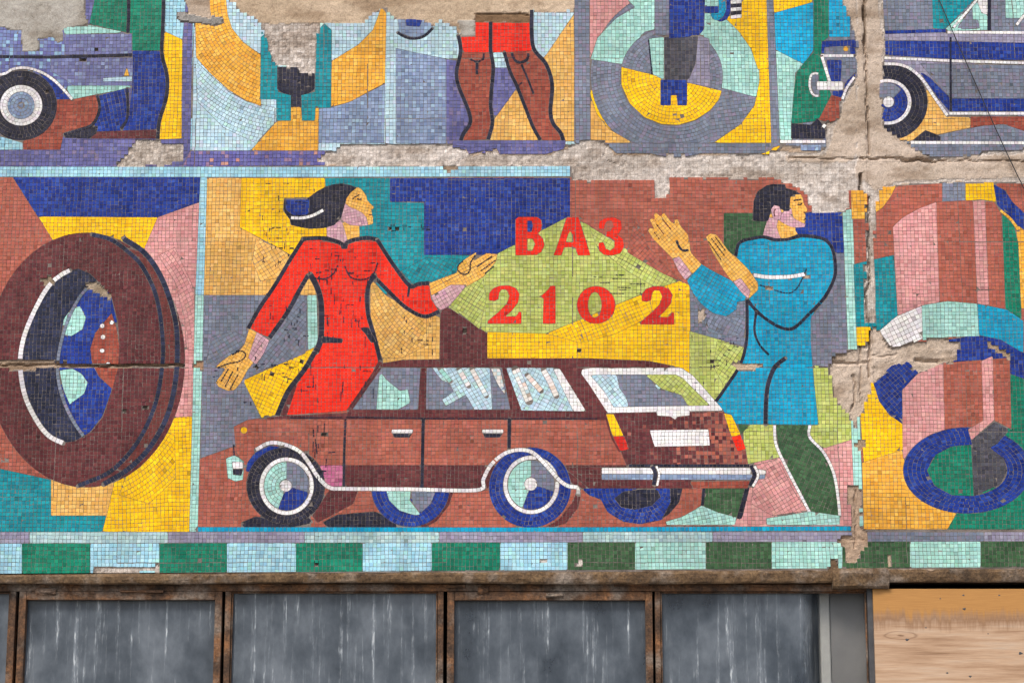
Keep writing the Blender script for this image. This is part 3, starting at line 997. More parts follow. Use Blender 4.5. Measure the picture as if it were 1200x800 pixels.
# ---- lower left: tyre
F('l1', 'terra', "0,208 236,208 223,623 0,623", base=True)
F('l1', 'navy', "15,208 236,208 235,238 186,255 45,255")
F('l1', 'yellow', "45,254 186,255 180,300 110,290 62,282")
F('l1', 'pink', "185,255 235,237 232,420 227,488 170,492 170,290")
F('l1', 'yellow', "150,492 227,488 223,623 119,623 132,571", fr=('a', 3))
F('l1', 'ochre', "60,560 134,565 125,605 60,605")
F('l1', 'teal', "0,549 60,562 60,604 125,604 120,623 0,623")
F('l1', 'yellow', "150,552 176,530 192,505 205,510 206,560 175,590 140,580", fr=('p', 101, 422, 1.2))
F('l1', 'pink', "186,300 205,330 216,370 219,410 228,410 228,340 205,290", fr=('p', 101, 422, 1.28))
E('l1/tyre', 'maroon', 101, 422, 116, 149, fr=None)
P('l1/tyre/tread_band', 'treadbrown', "140,288 165,310 184,350 190,400 188,440 179,480 160,520 132,550 150,552 176,522 194,488 204,450 207,410 203,370 189,327 168,296")
S('l1/tyre/tread_groove#1', 'inkblue', "108,275 130,281 150,295 168,314 184,350 191,400 189,440 180,480 160,520 130,552 92,569", 5)
S('l1/tyre/tread_groove#2', 'inkblue', "145,280 170,297 190,327 205,372 208,412 205,452 195,490 175,525 150,550 122,567", 6)
P('l1/wheel_opening', 'inkblue', "80,318 92,315 106,321 120,335 132,352 138,375 140,402 139,430 132,455 121,488 107,506 88,517 72,519 58,512 42,492 30,465 24,430 26,400 38,368 55,340")
P('l1/wheel_opening/disc', 'navy', "112,330 130,345 137,375 140,402 139,430 131,458 120,488 106,506 98,511 86,493 75,470 68,440 70,410 80,375 95,345")
P('l1/wheel_opening/hole#1', 'mint', "72,392 75,374 84,361 94,359 101,372 97,386 84,394")
P('l1/wheel_opening/hole#2', 'mint', "70,434 85,432 96,438 103,448 99,461 82,474 74,455")
P('l1/wheel_opening/hub', 'brick', "131,367 137,385 140,405 139,430 132,456 116,441 108,425 106,408 112,390")
for i, (x_, y_) in enumerate([(120, 382), (131, 378), (121, 395), (120, 411), (127, 427)]):
    E('l1/wheel_opening/bolt#%d' % i, 'white', x_, y_, 2.9, 2.7, fr=None)
S('l1/wheel_opening/rim_edge', 'slate', "113,331 96,345 80,375 70,410 68,440 75,470 87,495 98,511", 3.8)
S('l1/wheel_opening/bead', 'white', "82,317 68,325 54,340 38,370 27,400 24,430 30,465 44,494 58,511 74,519", 5.6)

# ---- vertical edging strips (both belong to the big picture)
P('l2/edging#1', 'sky', "235,208 243,208 239,346 229,346")
P('l2/edging#2', 'mint', "229,346 239,346 233,626 222,626")

# ---- big picture: background fields
F('l2', 'terra', "243,208 1000,208 1002,618 232,618", base=True)
F('l2', 'ochre', "243,209 284,209 282,267 340,300 380,346 239,346")
F('l2', 'yellow', "283,209 382,209 384,300 342,300 325,290 281,267")
F('l2', 'teal', "381,209 458,209 458,237 498,238 498,298 570,300 530,345 440,345 384,300")
F('l2', 'navy', "457,209 668,209 668,256 580,299 497,299 497,237 457,237")
F('l2', 'slate', "239,346 374,346 374,500 274,523 235,537")
F('l2', 'mint', "360,346 371,346 376,404 361,414")
F('l2', 'yellow', "285,446 373,405 376,470 330,490 307,491", fr=('a', -22))
F('l2', 'ochre', "432,320 450,345 516,372 516,424 440,432 430,390")
F('l2', 'maroon', "516,364 526,356 572,390 572,424 515,424")
F('l2', 'lime', "522,358 545,335 580,299 666,254 686,262 795,331 720,360 640,392 570,390")
F('l2', 'yellow', "571,389 640,391 725,356 792,328 808,334 810,445 775,428 680,424 571,424")
F('l2', 'dkgreen', "848,250 898,250 898,282 868,300 848,312")
F('l2', 'navy', "930,262 946,249 989,248 990,300 930,300")
F('l2', 'slate', "960,297 989,297 994,434 950,430 945,300")
F('l2', 'slate', "808,336 880,340 876,410 809,389")
F('l2', 'lime', "808,388 878,408 870,470 845,490 808,440")
F('l2', 'lime', "870,470 955,428 996,434 1000,515 965,526 950,518 909,538 872,546")
F('l2', 'pink', "870,545 912,536 950,517 966,525 1001,514 1003,618 856,618")

# patches where the setter turned the rows to follow the figures
F('l2', 'ochre', "300,280 325,290 345,303 330,325 305,330 296,305", fr=('a', 32))
F('l2', 'slate', "312,362 336,350 360,350 358,414 330,426 300,436", fr=('a', 52))
F('l2', 'slate', "248,395 275,388 292,398 258,430 242,425", fr=('a', 30))
F('l2', 'teal', "470,318 500,302 540,304 520,326 488,338", fr=('a', -30))
F('l2', 'ochre', "434,326 452,346 480,363 500,372 500,405 470,420 448,420 434,380", fr=('p', 560, 300, 1))
F('l2', 'lime', "526,357 545,336 566,325 570,350 562,386", fr=('a', -32))
F('l2', 'lime', "690,265 705,274 795,330 770,338 735,318 700,290", fr=('a', -30))
F('l2', 'yellow', "640,391 725,356 760,342 765,370 720,392 680,402", fr=('a', 22))
F('l2', 'terra', "745,255 760,290 786,318 800,331 775,320 735,296", fr=('a', -45))
F('l2', 'lime', "840,400 876,408 868,432 848,452 836,430", fr=('a', 55))
F('l2', 'slate', "812,345 835,362 860,372 874,372 872,395 830,390", fr=('a', -28))
F('l2', 'pink', "885,545 912,538 930,575 946,598 905,604 880,590", fr=('a', -60))

# ---- big picture: woman
W_ = 'l2/woman'
P(W_ + '/neck', 'skin', "383,264 421,258 421.5,278 414,282 404,288 383,282", pitch=3.9)
P(W_ + '/neck', 'lilacpink', "383,264 400,258 404,270 408,284 404,288 383,282", pitch=3.9)
P(W_ + '/face', 'skin', "404,228 417,219 422.5,221 427,226 429.5,230 430.5,235 434,239 438.5,243 437,245.5 435.2,246.2 435.5,249 437,250.5 435.5,252 437.5,254.5 436.8,257.5 437.5,262.5 429,265 405,264 399,256 402,244", fr=('a', -12), pitch=3.5)
P(W_ + '/cheek', 'lilacpink', "404,238 410,243 418,246 425,250 430,256 431.5,264.5 421,265 410,264 400,258 401,248", fr=('a', 10), pitch=3.5)
P(W_ + '/hair', 'ink', "362,232 371,225 380,220 390,216.5 400,215.5 410,217 418,220.5 411,226 406,233 403,244 400,255 392,264 380,267.5 364,268.5 352,266.5 341,264 340,258 332,247 333,232.5")
P(W_ + '/cap', 'navy', "335,234 363,234 362,252 344,253 335,246")
S(W_ + '/cap_band', 'white', "341,255.5 352,256 362,254.5 370,251.5 379,246.5", 3.8)
S(W_ + '/eyebrow', 'ink', "413,234 416,231 421,228.6", 1.3, False)
S(W_ + '/eye', 'ink', "418.5,233 421,234.2 424,233.6", 1.9, False)
S(W_ + '/mouth', 'maroon', "432,252.3 436,251.8", 1.4, False)
P(W_ + '/dress', 'red', "354,283 372,281 403,288 422,282 443,282 460,309 480,335 503,332 505,350 514,364 500,371 490,369 470,357 438,324 431,338 431,366 438,395 447,424 443,432 409,482 326,487 340,455 358,432 374,405 376,380 374,345 361,322 350,342 337,366 317,396 304,391 292,384 305,360 322,335 340,305")
P(W_ + '/dress_shade', 'maroon', "371,345 378,345 378,400 372,414 352,440 336,487 327,487 341,458 358,436 373,408")
S(W_, 'ink', "355,281 340,305 322,335 305,360 291,385", 4.4)
S(W_, 'ink', "361,323 350,342 337,366 316,396", 5)
S(W_, 'ink', "355,280 380,279.5 397,284 403,287 412,282 430,279 442,281", 4.6)
P(W_, 'ink', "399,285 408,285 407,292 400,292")
S(W_, 'ink', "442,281 460,309 480,335 490,333 503,332", 4.6)
S(W_, 'ink', "480,335 478,348", 2.6, False)
S(W_, 'ink', "437,323 455,341 475,360 497,371 515,365", 4.4)
S(W_, 'ink', "364,322 371,335 376,352 377,375 376,397 371,412", 6.6)
S(W_, 'ink', "374,404 357,433 338,458 325,487", 5.6)
S(W_, 'ink', "439,322 431,338 431,366 438,392 446,424", 4.8)
P(W_, 'ink', "420,383 432,384 441,400 435,402 428,391")
P(W_, 'ink', "377,394 402,397 401,402 377,402")
S(W_, 'maroon', "446,424 436,442 409,481", 5)
S(W_, 'ink', "364,325 380,327 391,321 396,311", 1.9)
S(W_, 'ink', "404,312 411,325 425,328 437,322 443,308", 1.9)
P(W_ + '/hand#1', 'skin', "292,385 303,390 302,410 297,425 290,434 282,449 275,457 268,458 262,456 256,453 253,448 262,436 266,429 258,432 253,430 258,425 270,416 281,411 287,403", fr=('a', 60), pitch=3.9)
P(W_ + '/cuff#1', 'lilacpink', "301,389 316,399 309,415 300,428 291,419", fr=('a', -35))
S(W_ + '/hand#1/finger_line', 'ink', "268,432 259,447", 1.5, False)
S(W_ + '/hand#1/finger_line', 'ink', "273,435 264,453", 1.5, False)
S(W_ + '/hand#1/finger_line', 'ink', "279,439 270,456", 1.5, False)
S(W_ + '/hand#1/finger_line', 'ink', "255,431 268,426 279,424 287,419 287,413 281,411.5 272,416", 1.7)
P(W_ + '/hand#2', 'skin', "503,332 535,320 538,310 545,304 559,295 555,306 570,297 583,298 581,307 566,325 547,336 530,340 506,350", fr=('a', 28), pitch=3.9)
P(W_ + '/cuff#2', 'lilacpink', "505,347 528,334 547,334 536,348 526,359 517,364 510,358", fr=('a', 30))
S(W_ + '/hand#2/finger_line', 'ink', "559,313 577,300", 1.5, False)
S(W_ + '/hand#2/finger_line', 'ink', "563,318 581,305", 1.5, False)
S(W_ + '/hand#2/finger_line', 'ink', "568,321 579,312", 1.5, False)
S(W_ + '/hand#2/finger_line', 'ink', "543,306 537,311 537,318 545,322 551,317 551,309 557,299", 1.8)

# ---- big picture: lettering
P('l2/letter#1', 'red', "604,254.5 629,254.5 634,257.5 635.5,264 634,270 630,274 636,279 638,287 635,295 629,299 604,299.5",
  holes=["618,259 623,259 624.5,265 623,272 618,272", "618,280 624,280 627,286 624,294 618,294"])
P('l2/letter#2', 'red', "664,255 678,255 692,299.5 677,299.5 674,290 661,290 658,299.5 648,299.5 651,294", holes=["663,284 672.5,284 668,267"])
P('l2/letter#3', 'red', "701,268 702,260 709,255.5 720,255 728,259 729,268 724,275.5 730,280 731.5,289 727,297 718,299.5 708,299 702,294 701,285 707,284 710,292 715,294 720,290 720,282 714,278 710,278 710,272 715,271 719,266 717,259 712,259 709,263 708,269")
TWO = "573,352 573,344 578,338 586,335 596,334.5 605,338 609,345 607,355 600,364 592,371 604,371 607,368 608,365 611,366 611,379.5 571,379.5 572,376 584,366 594,356 597,347 594,340 588,339 585,343 584,351 579,353"
P('l2/digit#1', 'red', TWO)
P('l2/digit#2', 'red', "633,348 642,340 645,335 651,335 651,379.5 636,379.5 637,350")
E('l2/digit#3', 'red', 698.5, 357.5, 22.5, 22, fr=None, hole=(697, 357.5, 8, 15))
P('l2/digit#4', 'redbrick', [(x_ + 179, y_ + 0.8) for x_, y_ in pts_of(TWO)])

# ---- big picture: man
M_ = 'l2/man'
P(M_ + '/leg#1', 'dkgreen', "824,568 876,568 864,608 840,601 822,593")
P(M_ + '/leg#1/outline', 'ink', "874,568 879,568 869,609 863,607")
S(M_ + '/leg#1/outline', 'ink', "825,568 823,592", 3.4, False)
P(M_ + '/leg#1', 'dkgreen', "864,496 880,496 868,509")
P(M_ + '/shoe#1', 'mint', "780,611 800,605 814,597 822,592 841,600 863,606 861,615 780,615", fr=('a', 12))
P(M_ + '/leg#2', 'dkgreen', "908,496 949,496 949,514 966,533 977,556 984,604 950,602 935,574 914,534", fr=('a', -22))
S(M_ + '/leg#2/outline', 'white', "907.5,498 909,520 920,545 936,576 949,601", 3.4)
S(M_ + '/leg#2/outline', 'white', "949,498 948.5,512 965,530 977,555 982,584 984,604", 3.4)
P(M_ + '/shoe#2', 'mint', "898,607 930,602 950,599 984,604 984,615 898,615", fr=('a', 6))
P(M_ + '/shirt', 'cyan', "868,283 880,279 895,279 905,281 920,281 935,278 955,279 968,283 975,292 978,310 978,325 970,348 950,372 950,400 954,450 959,498 860,497 838,471 862,440 872,420 876,395 875,352 862,320 862,298")
P(M_ + '/sleeve', 'cyan', "821,309 832,316 857,329 876,345 876,352 864,354 863,363 851,371 835,367 820,355 811,342 805,329", fr=('a', -30))
P(M_ + '/face', 'skin', "924,228 938,228 940.5,232 941,237 943.5,241.5 946.5,246.5 944.5,249 942.6,250 944,253.4 943,255.5 944.2,257.6 943,260.4 944,263 942.5,266 932,267 932,270 937,279 920,283 905,283 893,279 897,264 900,255 905,238", pitch=3.5)
P(M_ + '/neck', 'lilacpink', "893,279 897,264 901,255 912,256 910,266 913,276 917,283 905,283", pitch=3.5)
P(M_ + '/jaw', 'lilacpink', "912,258 916,250 921,246 927,243.5 928,250 930,256 937,260 944,263 942.5,266.5 932,267 926,266 918,262", pitch=3.5)
P(M_ + '/hair', 'ink', "882,259 883,236 887.5,225 897.5,218 906,216 920,216.5 921,221 932,224 938.5,228 930,228.5 926,231.5 925,247.5 919,247.5 913,244 905,244 902,252 900,259 895,260")
P(M_ + '/ear', 'lilacpink', "903,246 907,240.5 913,242 916,250 914,258 906,257")
S(M_ + '/ear_line', 'maroon', "909,245 906.5,249 908,254", 1.4)
S(M_ + '/eyebrow', 'ink', "929.5,236 933,234.6 939,234", 1.9, False)
S(M_ + '/eye', 'ink', "934,239.6 937,240.6 940,238.4", 1.5, False)
S(M_ + '/nostril', 'maroon', "941,249.3 944,249", 1.2, False)
S(M_ + '/mouth', 'ink', "941,258.5 944.5,256", 1.9, False)
S(M_ + '/chest_stripe', 'white', "883,322.5 900,325 925,324.5 943,321.5", 4.8)
S(M_, 'ink', "862,300 866,285 880,280 895,278 908,281 924,280.5 937,276.5 955,278 968,282 976,294 979,315 976,330 965,350 946,370 931,384 920,385.5 905,379 888,366 875,351", 3.6)
S(M_, 'ink', "875,351 875.5,380 874,404 867,428 851,453 839,470", 3.4)
S(M_, 'ink', "886,365 884,388 890,404 901,416", 2.6)
S(M_, 'ink', "890,334 910,341 925,343.5 935,336 945,315", 1.4)
S(M_, 'ink', "920,420 908,430 900,450 897.5,472 897,497", 4.8)
P(M_ + '/hand#1', 'skin', "759,270 762,266.5 768,271 761,258 764,255.5 771,263 766,252 768.5,249.5 774,254 780,262 775,252 778,249.5 786,260 791,263 790,258 794,257.5 798,266 806,275 808,285 810,297 822,310 812,321 800,314 788,303 775,290 765,280", fr=('a', -48), pitch=3.9)
P(M_ + '/cuff#1', 'lilacpink', "788,303 796,301 811,321 803,328.5 795,318", fr=('a', -40))
S(M_ + '/hand#1/finger_line', 'ink', "793,283 796,290 801,294 807,293", 2.8)
for a_ in ("766,272 773,281", "769,263 778,275", "776,257 786,269"):
    S(M_ + '/hand#1/finger_line', 'maroon', a_, 1.3, False)
P(M_ + '/hand#2', 'skin', "827,278 832,274 839,275 844,281 854,295 865,304 877,316 888,332 888,340 877,351 868,341 858,330 850,320 842,307 835,296", fr=('a', -50), pitch=3.9)
P(M_ + '/cuff#2', 'lilacpink', "859,330 868,326 879,341 877,351 868,342", fr=('a', -45))
for a_ in ("830,283 845,305", "833,279 849,300", "838,278 850,294"):
    S(M_ + '/hand#2/finger_line', 'ink', a_, 1.4, False)

# ---- big picture: station wagon
C_ = 'l2/station_wagon'
P('l2/ground_shadow#1', 'ink', "282,612 300,605 345,612 362,606 368,612 340,618 286,618")
P('l2/ground_shadow#2', 'ink', "378,612 395,603 440,599 470,614 466,618 385,618")
P('l2/ground_shadow#3', 'maroon', "366,604 386,574 420,574 414,590 392,602 372,612")
def disc_wheel(key, cx, cy, rx, ry, tyre):
    E(key, tyre, cx, cy, rx, ry)
# far-side wheels first, the body hides their tops
P('l2/ground_shadow#4', 'maroon', "500,572 532,574 526,592 512,610 498,618 486,617")
E(C_ + '/wheel#2', 'navy', 481, 571, 46, 46)
P(C_ + '/wheel#2', 'mint', "452,572 482,572 480,586 494,604 484,603 468,598 456,586")
P(C_ + '/wheel#2', 'slate', "481,572 512,572 505,590 493,601 484,590")
P(C_ + '/wheel#4', 'navy', "679,570 690,580 704,585 712,600 730,611 750,614 775,609 792,592 799,570", fr=('p', 750, 572, .9))
P(C_ + '/wheel#4', 'ink', "785,570 800,570 796,588 784,602 776,607 786,588")
P(C_ + '/wheel#4', 'ink', "720,584 730,576 750,573 770,573 774,582 764,592 744,597 728,594")
# body
P(C_, 'terra', "274,500 290,492 320,488 410,481 700,481 720,490 735,547 735,572 668,572 560,574 385,573 300,546 288,547 277,530")
P(C_ + '/side_band', 'maroon', "402,545 735,545 735,572 402,572")
P(C_ + '/front_patch', 'orchid', "372,545 403,545 402,570 384,570 372,556")
P(C_ + '/roof', 'maroon', "407,484 447,426 470,422 560,420 690,420 760,423 790,429 804,440 848,481 848,484 712,492 300,491 330,487")
def _tail(c, rg):
    x = c[0] + 600
    f = min(1, max(0, (x - 782) / 80.0))
    r = rg.random()
    return 'maroon' if r > 0.03 + 0.85 * f else 'terra' if r < 0.5 * f else 'tailpink'
P(C_ + '/tailgate', 'maroon', "710,484 848,482 862,505 874,528 877,547 735,547 727,528 712,500", pick=_tail)
P(C_ + '/tailgate', 'maroon', "660,547 880,547 880,566 812,572 690,572")
P(C_ + '/tailgate', 'brick', "808,564 882,563 876,572 812,572")
P(C_ + '/window#1', 'slate', "413,480 448,430 493,431 490,480")
P(C_ + '/window#1', 'mint', "445,434 453,445 469,458 478,456 481,472 466,480 441,480")
P(C_ + '/window#2', 'slate', "500,431 588,431 598,480 499,480")
P(C_ + '/window#2', 'skypale', "506,431 574,431 577,480 556,480 546,463 522,476 518,468 532,459 526,448 518,446", fr=('a', 30))
P(C_ + '/window#2', 'peach', "575,432 586,432 593,464 584,452")
S(C_ + '/window#2', 'peach', "538,433 549,452", 6, False)
S(C_ + '/window#2', 'peach', "553,433 570,464", 5.5, False)
S(C_ + '/window#2', 'mint', "516,433 528,447", 5, False)
P(C_ + '/window#3', 'skypale', "593,431 654,431 686,482 611,481", fr=('a', -28))
S(C_ + '/window#3', 'peach', "604,433 612,450 620,470", 9, False)
S(C_ + '/window#3', 'peach', "618,440 627,450 634,458", 6, False)
S(C_ + '/window#3', 'peach', "637,434 645,448 652,464", 6.5, False)
P(C_ + '/window#3', 'white', "648,432 656,432 687,482 672,482")
P(C_ + '/rear_window', 'skypale', "684,437 700,435 795,435 840,479 712,479", fr=('a', 40))
P(C_ + '/rear_window', 'slate', "722,436 758,436 770,456 796,462 812,480 738,480 734,466 726,455")
P(C_ + '/rear_window', 'lime', "752,436 800,436 836,478 808,479 799,463 776,456", fr=('a', -42))
P(C_ + '/rear_window_frame', 'white', "682,433 694,431 798,431 812,440 848,481 712,484 690,450 681,438", holes=["692,440 702,439 792,439 800,443 832,475 719,477 708,459"])
P(C_ + '/badge', 'white', "769,481 808,481 808,487 794,488 791,492 786,488 770,487")
P(C_ + '/number_plate', 'white', "761,504 830,503 832,522 767,523.5")
P(C_ + '/tail_light#1', 'yellow', "710,485 719,485 731,511 718,512")
P(C_ + '/tail_light#1', 'redbrick', "718,511 731.5,511 737,526 727,529")
S(C_ + '/tail_light#1', 'maroon', "709,486 716,510 726,529", 2.2)
P(C_ + '/tail_light#2', 'yellow', "848,484 857,486 868,509 857,512")
P(C_ + '/tail_light#2', 'red', "857,512 868,509 874,526 864,529")
P(C_ + '/bumper', 'white', "705,548 880,548 898,551 897,556 705,555")
P(C_ + '/bumper', 'steel', "705,555 897,556 896,561 880,562 705,562")
S(C_ + '/bumper', 'ink', "737,545.5 880,545.5", 3.2, False)
S(C_ + '/bumper_guard#1', 'ink', "764,546 768,554 766,568", 4.6)
S(C_ + '/bumper_guard#1', 'white', "769,546 772.5,555 770,569", 2.4)
S(C_ + '/bumper_guard#2', 'ink', "880,545 884,556 879,569", 4.6)
S(C_ + '/bumper_guard#2', 'white', "884,546 888.5,557 882,570", 3)
S(C_ + '/door_gap#1', 'ink', "405,489 403.5,530 403,570", 2.8, False)
S(C_ + '/door_gap#2', 'ink', "496,491 494.5,571", 3.6, False)
S(C_ + '/door_gap#3', 'ink', "597,491 596.5,525", 4, False)
for hx, nm in ((459, '#1'), (565, '#2')):
    P(C_ + '/door_handle' + nm, 'white', [(hx, 503), (hx + 25, 503), (hx + 25, 507.5), (hx, 507.5)])
    P(C_ + '/door_handle' + nm, 'ink', [(hx + 1, 508), (hx + 24, 508), (hx + 21, 512.5), (hx + 3, 512.5)])
S(C_ + '/waist_line', 'ink', "340,489.5 420,489 520,490.5 700,490.5", 1.5, False)
P(C_ + '/headlight', 'mint', "265,537 275,533 286,540 285,562 276,564 267,560")
P(C_ + '/headlight', 'white', "272,541 285,541 285,549 273,549")
P(C_ + '/headlight', 'ink', "273,549.5 285,549.5 283,557 273,556")
S(C_ + '/headlight', 'ink', "274,521 274.5,534", 2, False)
E(C_ + '/indicator', 'yellow', 286, 504, 4.2, 4, fr=None)
P(C_ + '/wheel_arch#1', 'navy', "288,552 290,542 299,530 316,522 340,524 330,560")
E(C_ + '/wheel#1', 'ink', 335, 569, 46, 45)
E(C_ + '/wheel#1', 'white', 336, 569.5, 32, 34, hole=(336, 569.5, 27, 29), pitch=4.6)
P(C_ + '/wheel#1', 'mint', [(336 + 26.6 * math.cos(a), 569.5 + 28.6 * math.sin(a)) for a in np.linspace(math.radians(112), math.radians(270), 16)] + [(336, 569)], fr=('p', 336, 569.5, 1))
P(C_ + '/wheel#1', 'slate', [(336 + 26.6 * math.cos(a), 569.5 + 28.6 * math.sin(a)) for a in np.linspace(math.radians(-90), math.radians(15), 12)] + [(336, 569)])
P(C_ + '/wheel#1', 'navy', [(336 + 26.6 * math.cos(a), 569.5 + 28.6 * math.sin(a)) for a in np.linspace(math.radians(15), math.radians(112), 12)] + [(336, 569)])
E(C_ + '/wheel#1', 'white', 335, 569, 7, 7, fr=None, pitch=3.6)
P('l2/ground_shadow#5', 'maroon', "655,608 670,590 677,572 681,578 678,594 664,612 650,617 640,617")
E(C_ + '/wheel#3', 'navy', 621, 571, 48, 47)
E(C_ + '/wheel#3', 'white', 622.5, 568, 33, 34.5, hole=(622.5, 568, 28, 29.5), pitch=4.6)
P(C_ + '/wheel#3', 'mint', [(622.5 + 27.6 * math.cos(a), 568 + 29 * math.sin(a)) for a in np.linspace(math.radians(112), math.radians(270), 16)] + [(622.5, 567)])
P(C_ + '/wheel#3', 'slate', [(622.5 + 27.6 * math.cos(a), 568 + 29 * math.sin(a)) for a in np.linspace(math.radians(-90), math.radians(15), 12)] + [(622.5, 567)])
P(C_ + '/wheel#3', 'navy', [(622.5 + 27.6 * math.cos(a), 568 + 29 * math.sin(a)) for a in np.linspace(math.radians(15), math.radians(112), 12)] + [(622.5, 567)])
E(C_ + '/wheel#3', 'white', 622, 567, 7.6, 7.6, fr=None, pitch=3.8)
S(C_ + '/sill_line', 'white', "300,527 315,519 331,520 350,528 362,542 373,559 386,571 402,572.5 480,573 560,574 566,562 575,545 590,532 607,527 624,530 640,545 655,562 666,569.5 677,571 677.5,579", 4.6)
S('l2/base_line', 'cyan', "232,620 600,620.5 997,619", 5.4, False)
P('l2/edging#3', 'mint', "987,247 999,245 1013,616 1002,617")

# ---- lower right: pistons
F('l3', 'terra', "998,222 1103,215 1200,215 1200,620 1012,620", base=True)
F('l3', 'amber', "997,222 1016,222 1016,257 998,257")
F('l3', 'teal', "1000,310 1016,306 1047,299 1052,372 1032,388 1003,384")
F('l3', 'yellow', "1003,383 1020,383 1020,406 1004,406")
F('l3', 'amber', "1022,252 1022,218 1050,218 1044,230 1034,244")
F('l3', 'slate', "1104,214 1131,214 1131,236 1104,237")
F('l3', 'yellow', "1131,213 1164,214 1169,238 1150,234 1131,236")
P('l3/piston#1', 'terra', "1097,237 1140,235 1165,237 1173,250 1179,364 1101,358")
P('l3/piston#1/side', 'pink', "1046,266 1058,255 1076,245 1097,237 1101,358 1085,360 1052,374")
P('l3/piston#1/highlight', 'pink', "1140,236 1154,235 1159,358 1145,357")
F('l3', 'navy', "1164,216 1178,224 1186,237 1200,250 1200,272 1184,258 1168,240")
F('l3', 'amber', "1190,262 1200,270 1200,362 1196,362")
F('l3', 'green', "1174,250 1188,264 1193,285 1197,376 1178,364")
S('l3/rim_line', 'amber', "1172,247 1184,257 1193,270", 3.4)
F('l3', 'navy', "1060,430 1100,400 1147,392 1176,397 1200,414 1200,450 1184,445 1100,440")
P('l3/band', 'white', "1030,388 1050,371 1081,358 1083,396 1064,405 1044,407", fr=('a', 24), pitch=5)
P('l3/band/middle', 'mint', "1080,358 1110,353 1145,356 1148,394 1112,395 1081,399")
P('l3/band/end', 'cyan', "1145,356 1180,363 1199,376 1199,414 1172,398 1147,393")
F('l3', 'green', "1183,438 1200,444 1200,620 1108,620 1120,596")
F('l3', 'yellow', "1004,440 1022,446 1036,476 1058,497 1058,530 1012,542")
F('l3', 'amber', "1010,542 1058,527 1064,555 1084,582 1122,599 1110,620 1012,620")
P('l3/crank', 'navy', "1023,447 1045,428 1062,423 1079,433 1058,457 1058,497 1042,486 1030,470", fr=('a', 40))
P('l3/piston#2', 'terra', "1105,425 1150,422 1183,419 1185,503 1166,493 1135,504 1107,506")
P('l3/piston#2/side', 'pink', "1057,457 1075,438 1105,425 1107,504 1090,509 1066,528 1058,540")
E('l3/ring', 'navy', 1133, 551, 75, 50.5, hole=(1134, 551, 46, 29.5), pitch=4.9)
P('l3/ring_opening', 'green', "1086,551 1096,533 1115,523 1138,521 1141,581 1115,580 1095,569")
P('l3/ring_opening', 'charcoal', "1138,521 1160,525 1176,537 1180,551 1172,567 1141,581")
P('l3/piston#2/underside', 'charcoal', "1138,515 1165,494 1183,503 1168,520 1150,530 1140,527")
P('l3/piston#2/highlight', 'pink', "1150,423 1163,417 1165,492 1138,516 1134,503 1152,493")

# ---- bottom borders
segs = [(0, 35, 'lilac'), (35, 197, 'mintgrey'), (197, 357, 'lilac'), (357, 515, 'mintgrey'), (515, 683, 'lilac'), (683, 835, 'mintgrey'), (835, 1004, 'lilac'), (1004, 1153, 'slate'), (1153, 1200, 'lilac')]
for i, (a_, b_, c_) in enumerate(segs):
    P('bd/band_block#%d' % i, c_, [(a_, 623), (b_, 623), (b_, 636.5 - a_ * .002), (a_, 636.5 - a_ * .002)])
bl = [0, 26, 106, 187, 266, 347, 425, 506, 586, 665, 744, 827, 904, 987, 1066, 1149, 1200]
for i in range(len(bl) - 1):
    a_, b_ = bl[i], bl[i + 1]
    c_ = ('sky' if a_ < 660 else 'mint') if i % 2 == 0 else ('green' if a_ < 660 else 'dkgreen')
    P('bd/check_block#%d' % i, c_, [(a_, 636.5 - a_ * .002), (b_, 636.5 - b_ * .002), (b_, 672 - b_ * .0065), (a_, 672 - a_ * .0065)])

# ---- slab joints that run through the pictures
GAP("0,337.5 235,337.5", 0.9)
GAP("238,431 300,431 600,430.5 900,430.5 1000,431", 0.5)
GAP("236,487.5 330,487", 0.7)
GAP("0,428.5 60,427 120,429 180,427.5 235,428", 1.6)
GAP("676,41 780,42 905,43", 0.8)
GAP("671,260 671,420", 0.7)
GAP("671,490 671,618", 0.6)
GAP("362,470 362,560 364,618", 0.7)
GAP("988,348 1010,347 1200,338", 0.6)
GAP("431,18 431,168", 0.9)

# ---- tar-black flecks in the joints
rs = random.Random(5)
def flecks(n, x0, y0, x1, y1, vert=.7, ln=(3, 8), w=1.0):
    for _ in range(n):
        x_, y_ = rs.uniform(x0, x1), rs.uniform(y0, y1); l_ = rs.uniform(*ln)
        q = [(x_, y_), (x_ + rs.uniform(-.6, .6), y_ + l_)] if rs.random() < vert else [(x_, y_), (x_ + l_, y_ + rs.uniform(-.6, .6))]
        S('l2/tar_speck', 'ink', q, rs.uniform(.8, 1.5) * w, False)
flecks(34, 362, 290, 436, 330); flecks(22, 378, 335, 430, 400, .9, (4, 12)); flecks(18, 345, 425, 440, 470, .9, (4, 14))
flecks(22, 305, 265, 350, 310, .5); flecks(20, 312, 350, 356, 402, .6); flecks(14, 300, 425, 345, 445, .5)
flecks(16, 360, 495, 385, 560, .9, (5, 14)); flecks(10, 240, 400, 300, 480); flecks(9, 690, 322, 780, 350, .05, (6, 20), .75)
flecks(16, 810, 390, 865, 450, .5); flecks(12, 450, 262, 500, 275, .2); flecks(12, 285, 215, 380, 260, .5); flecks(14, 470, 345, 512, 415, .5)

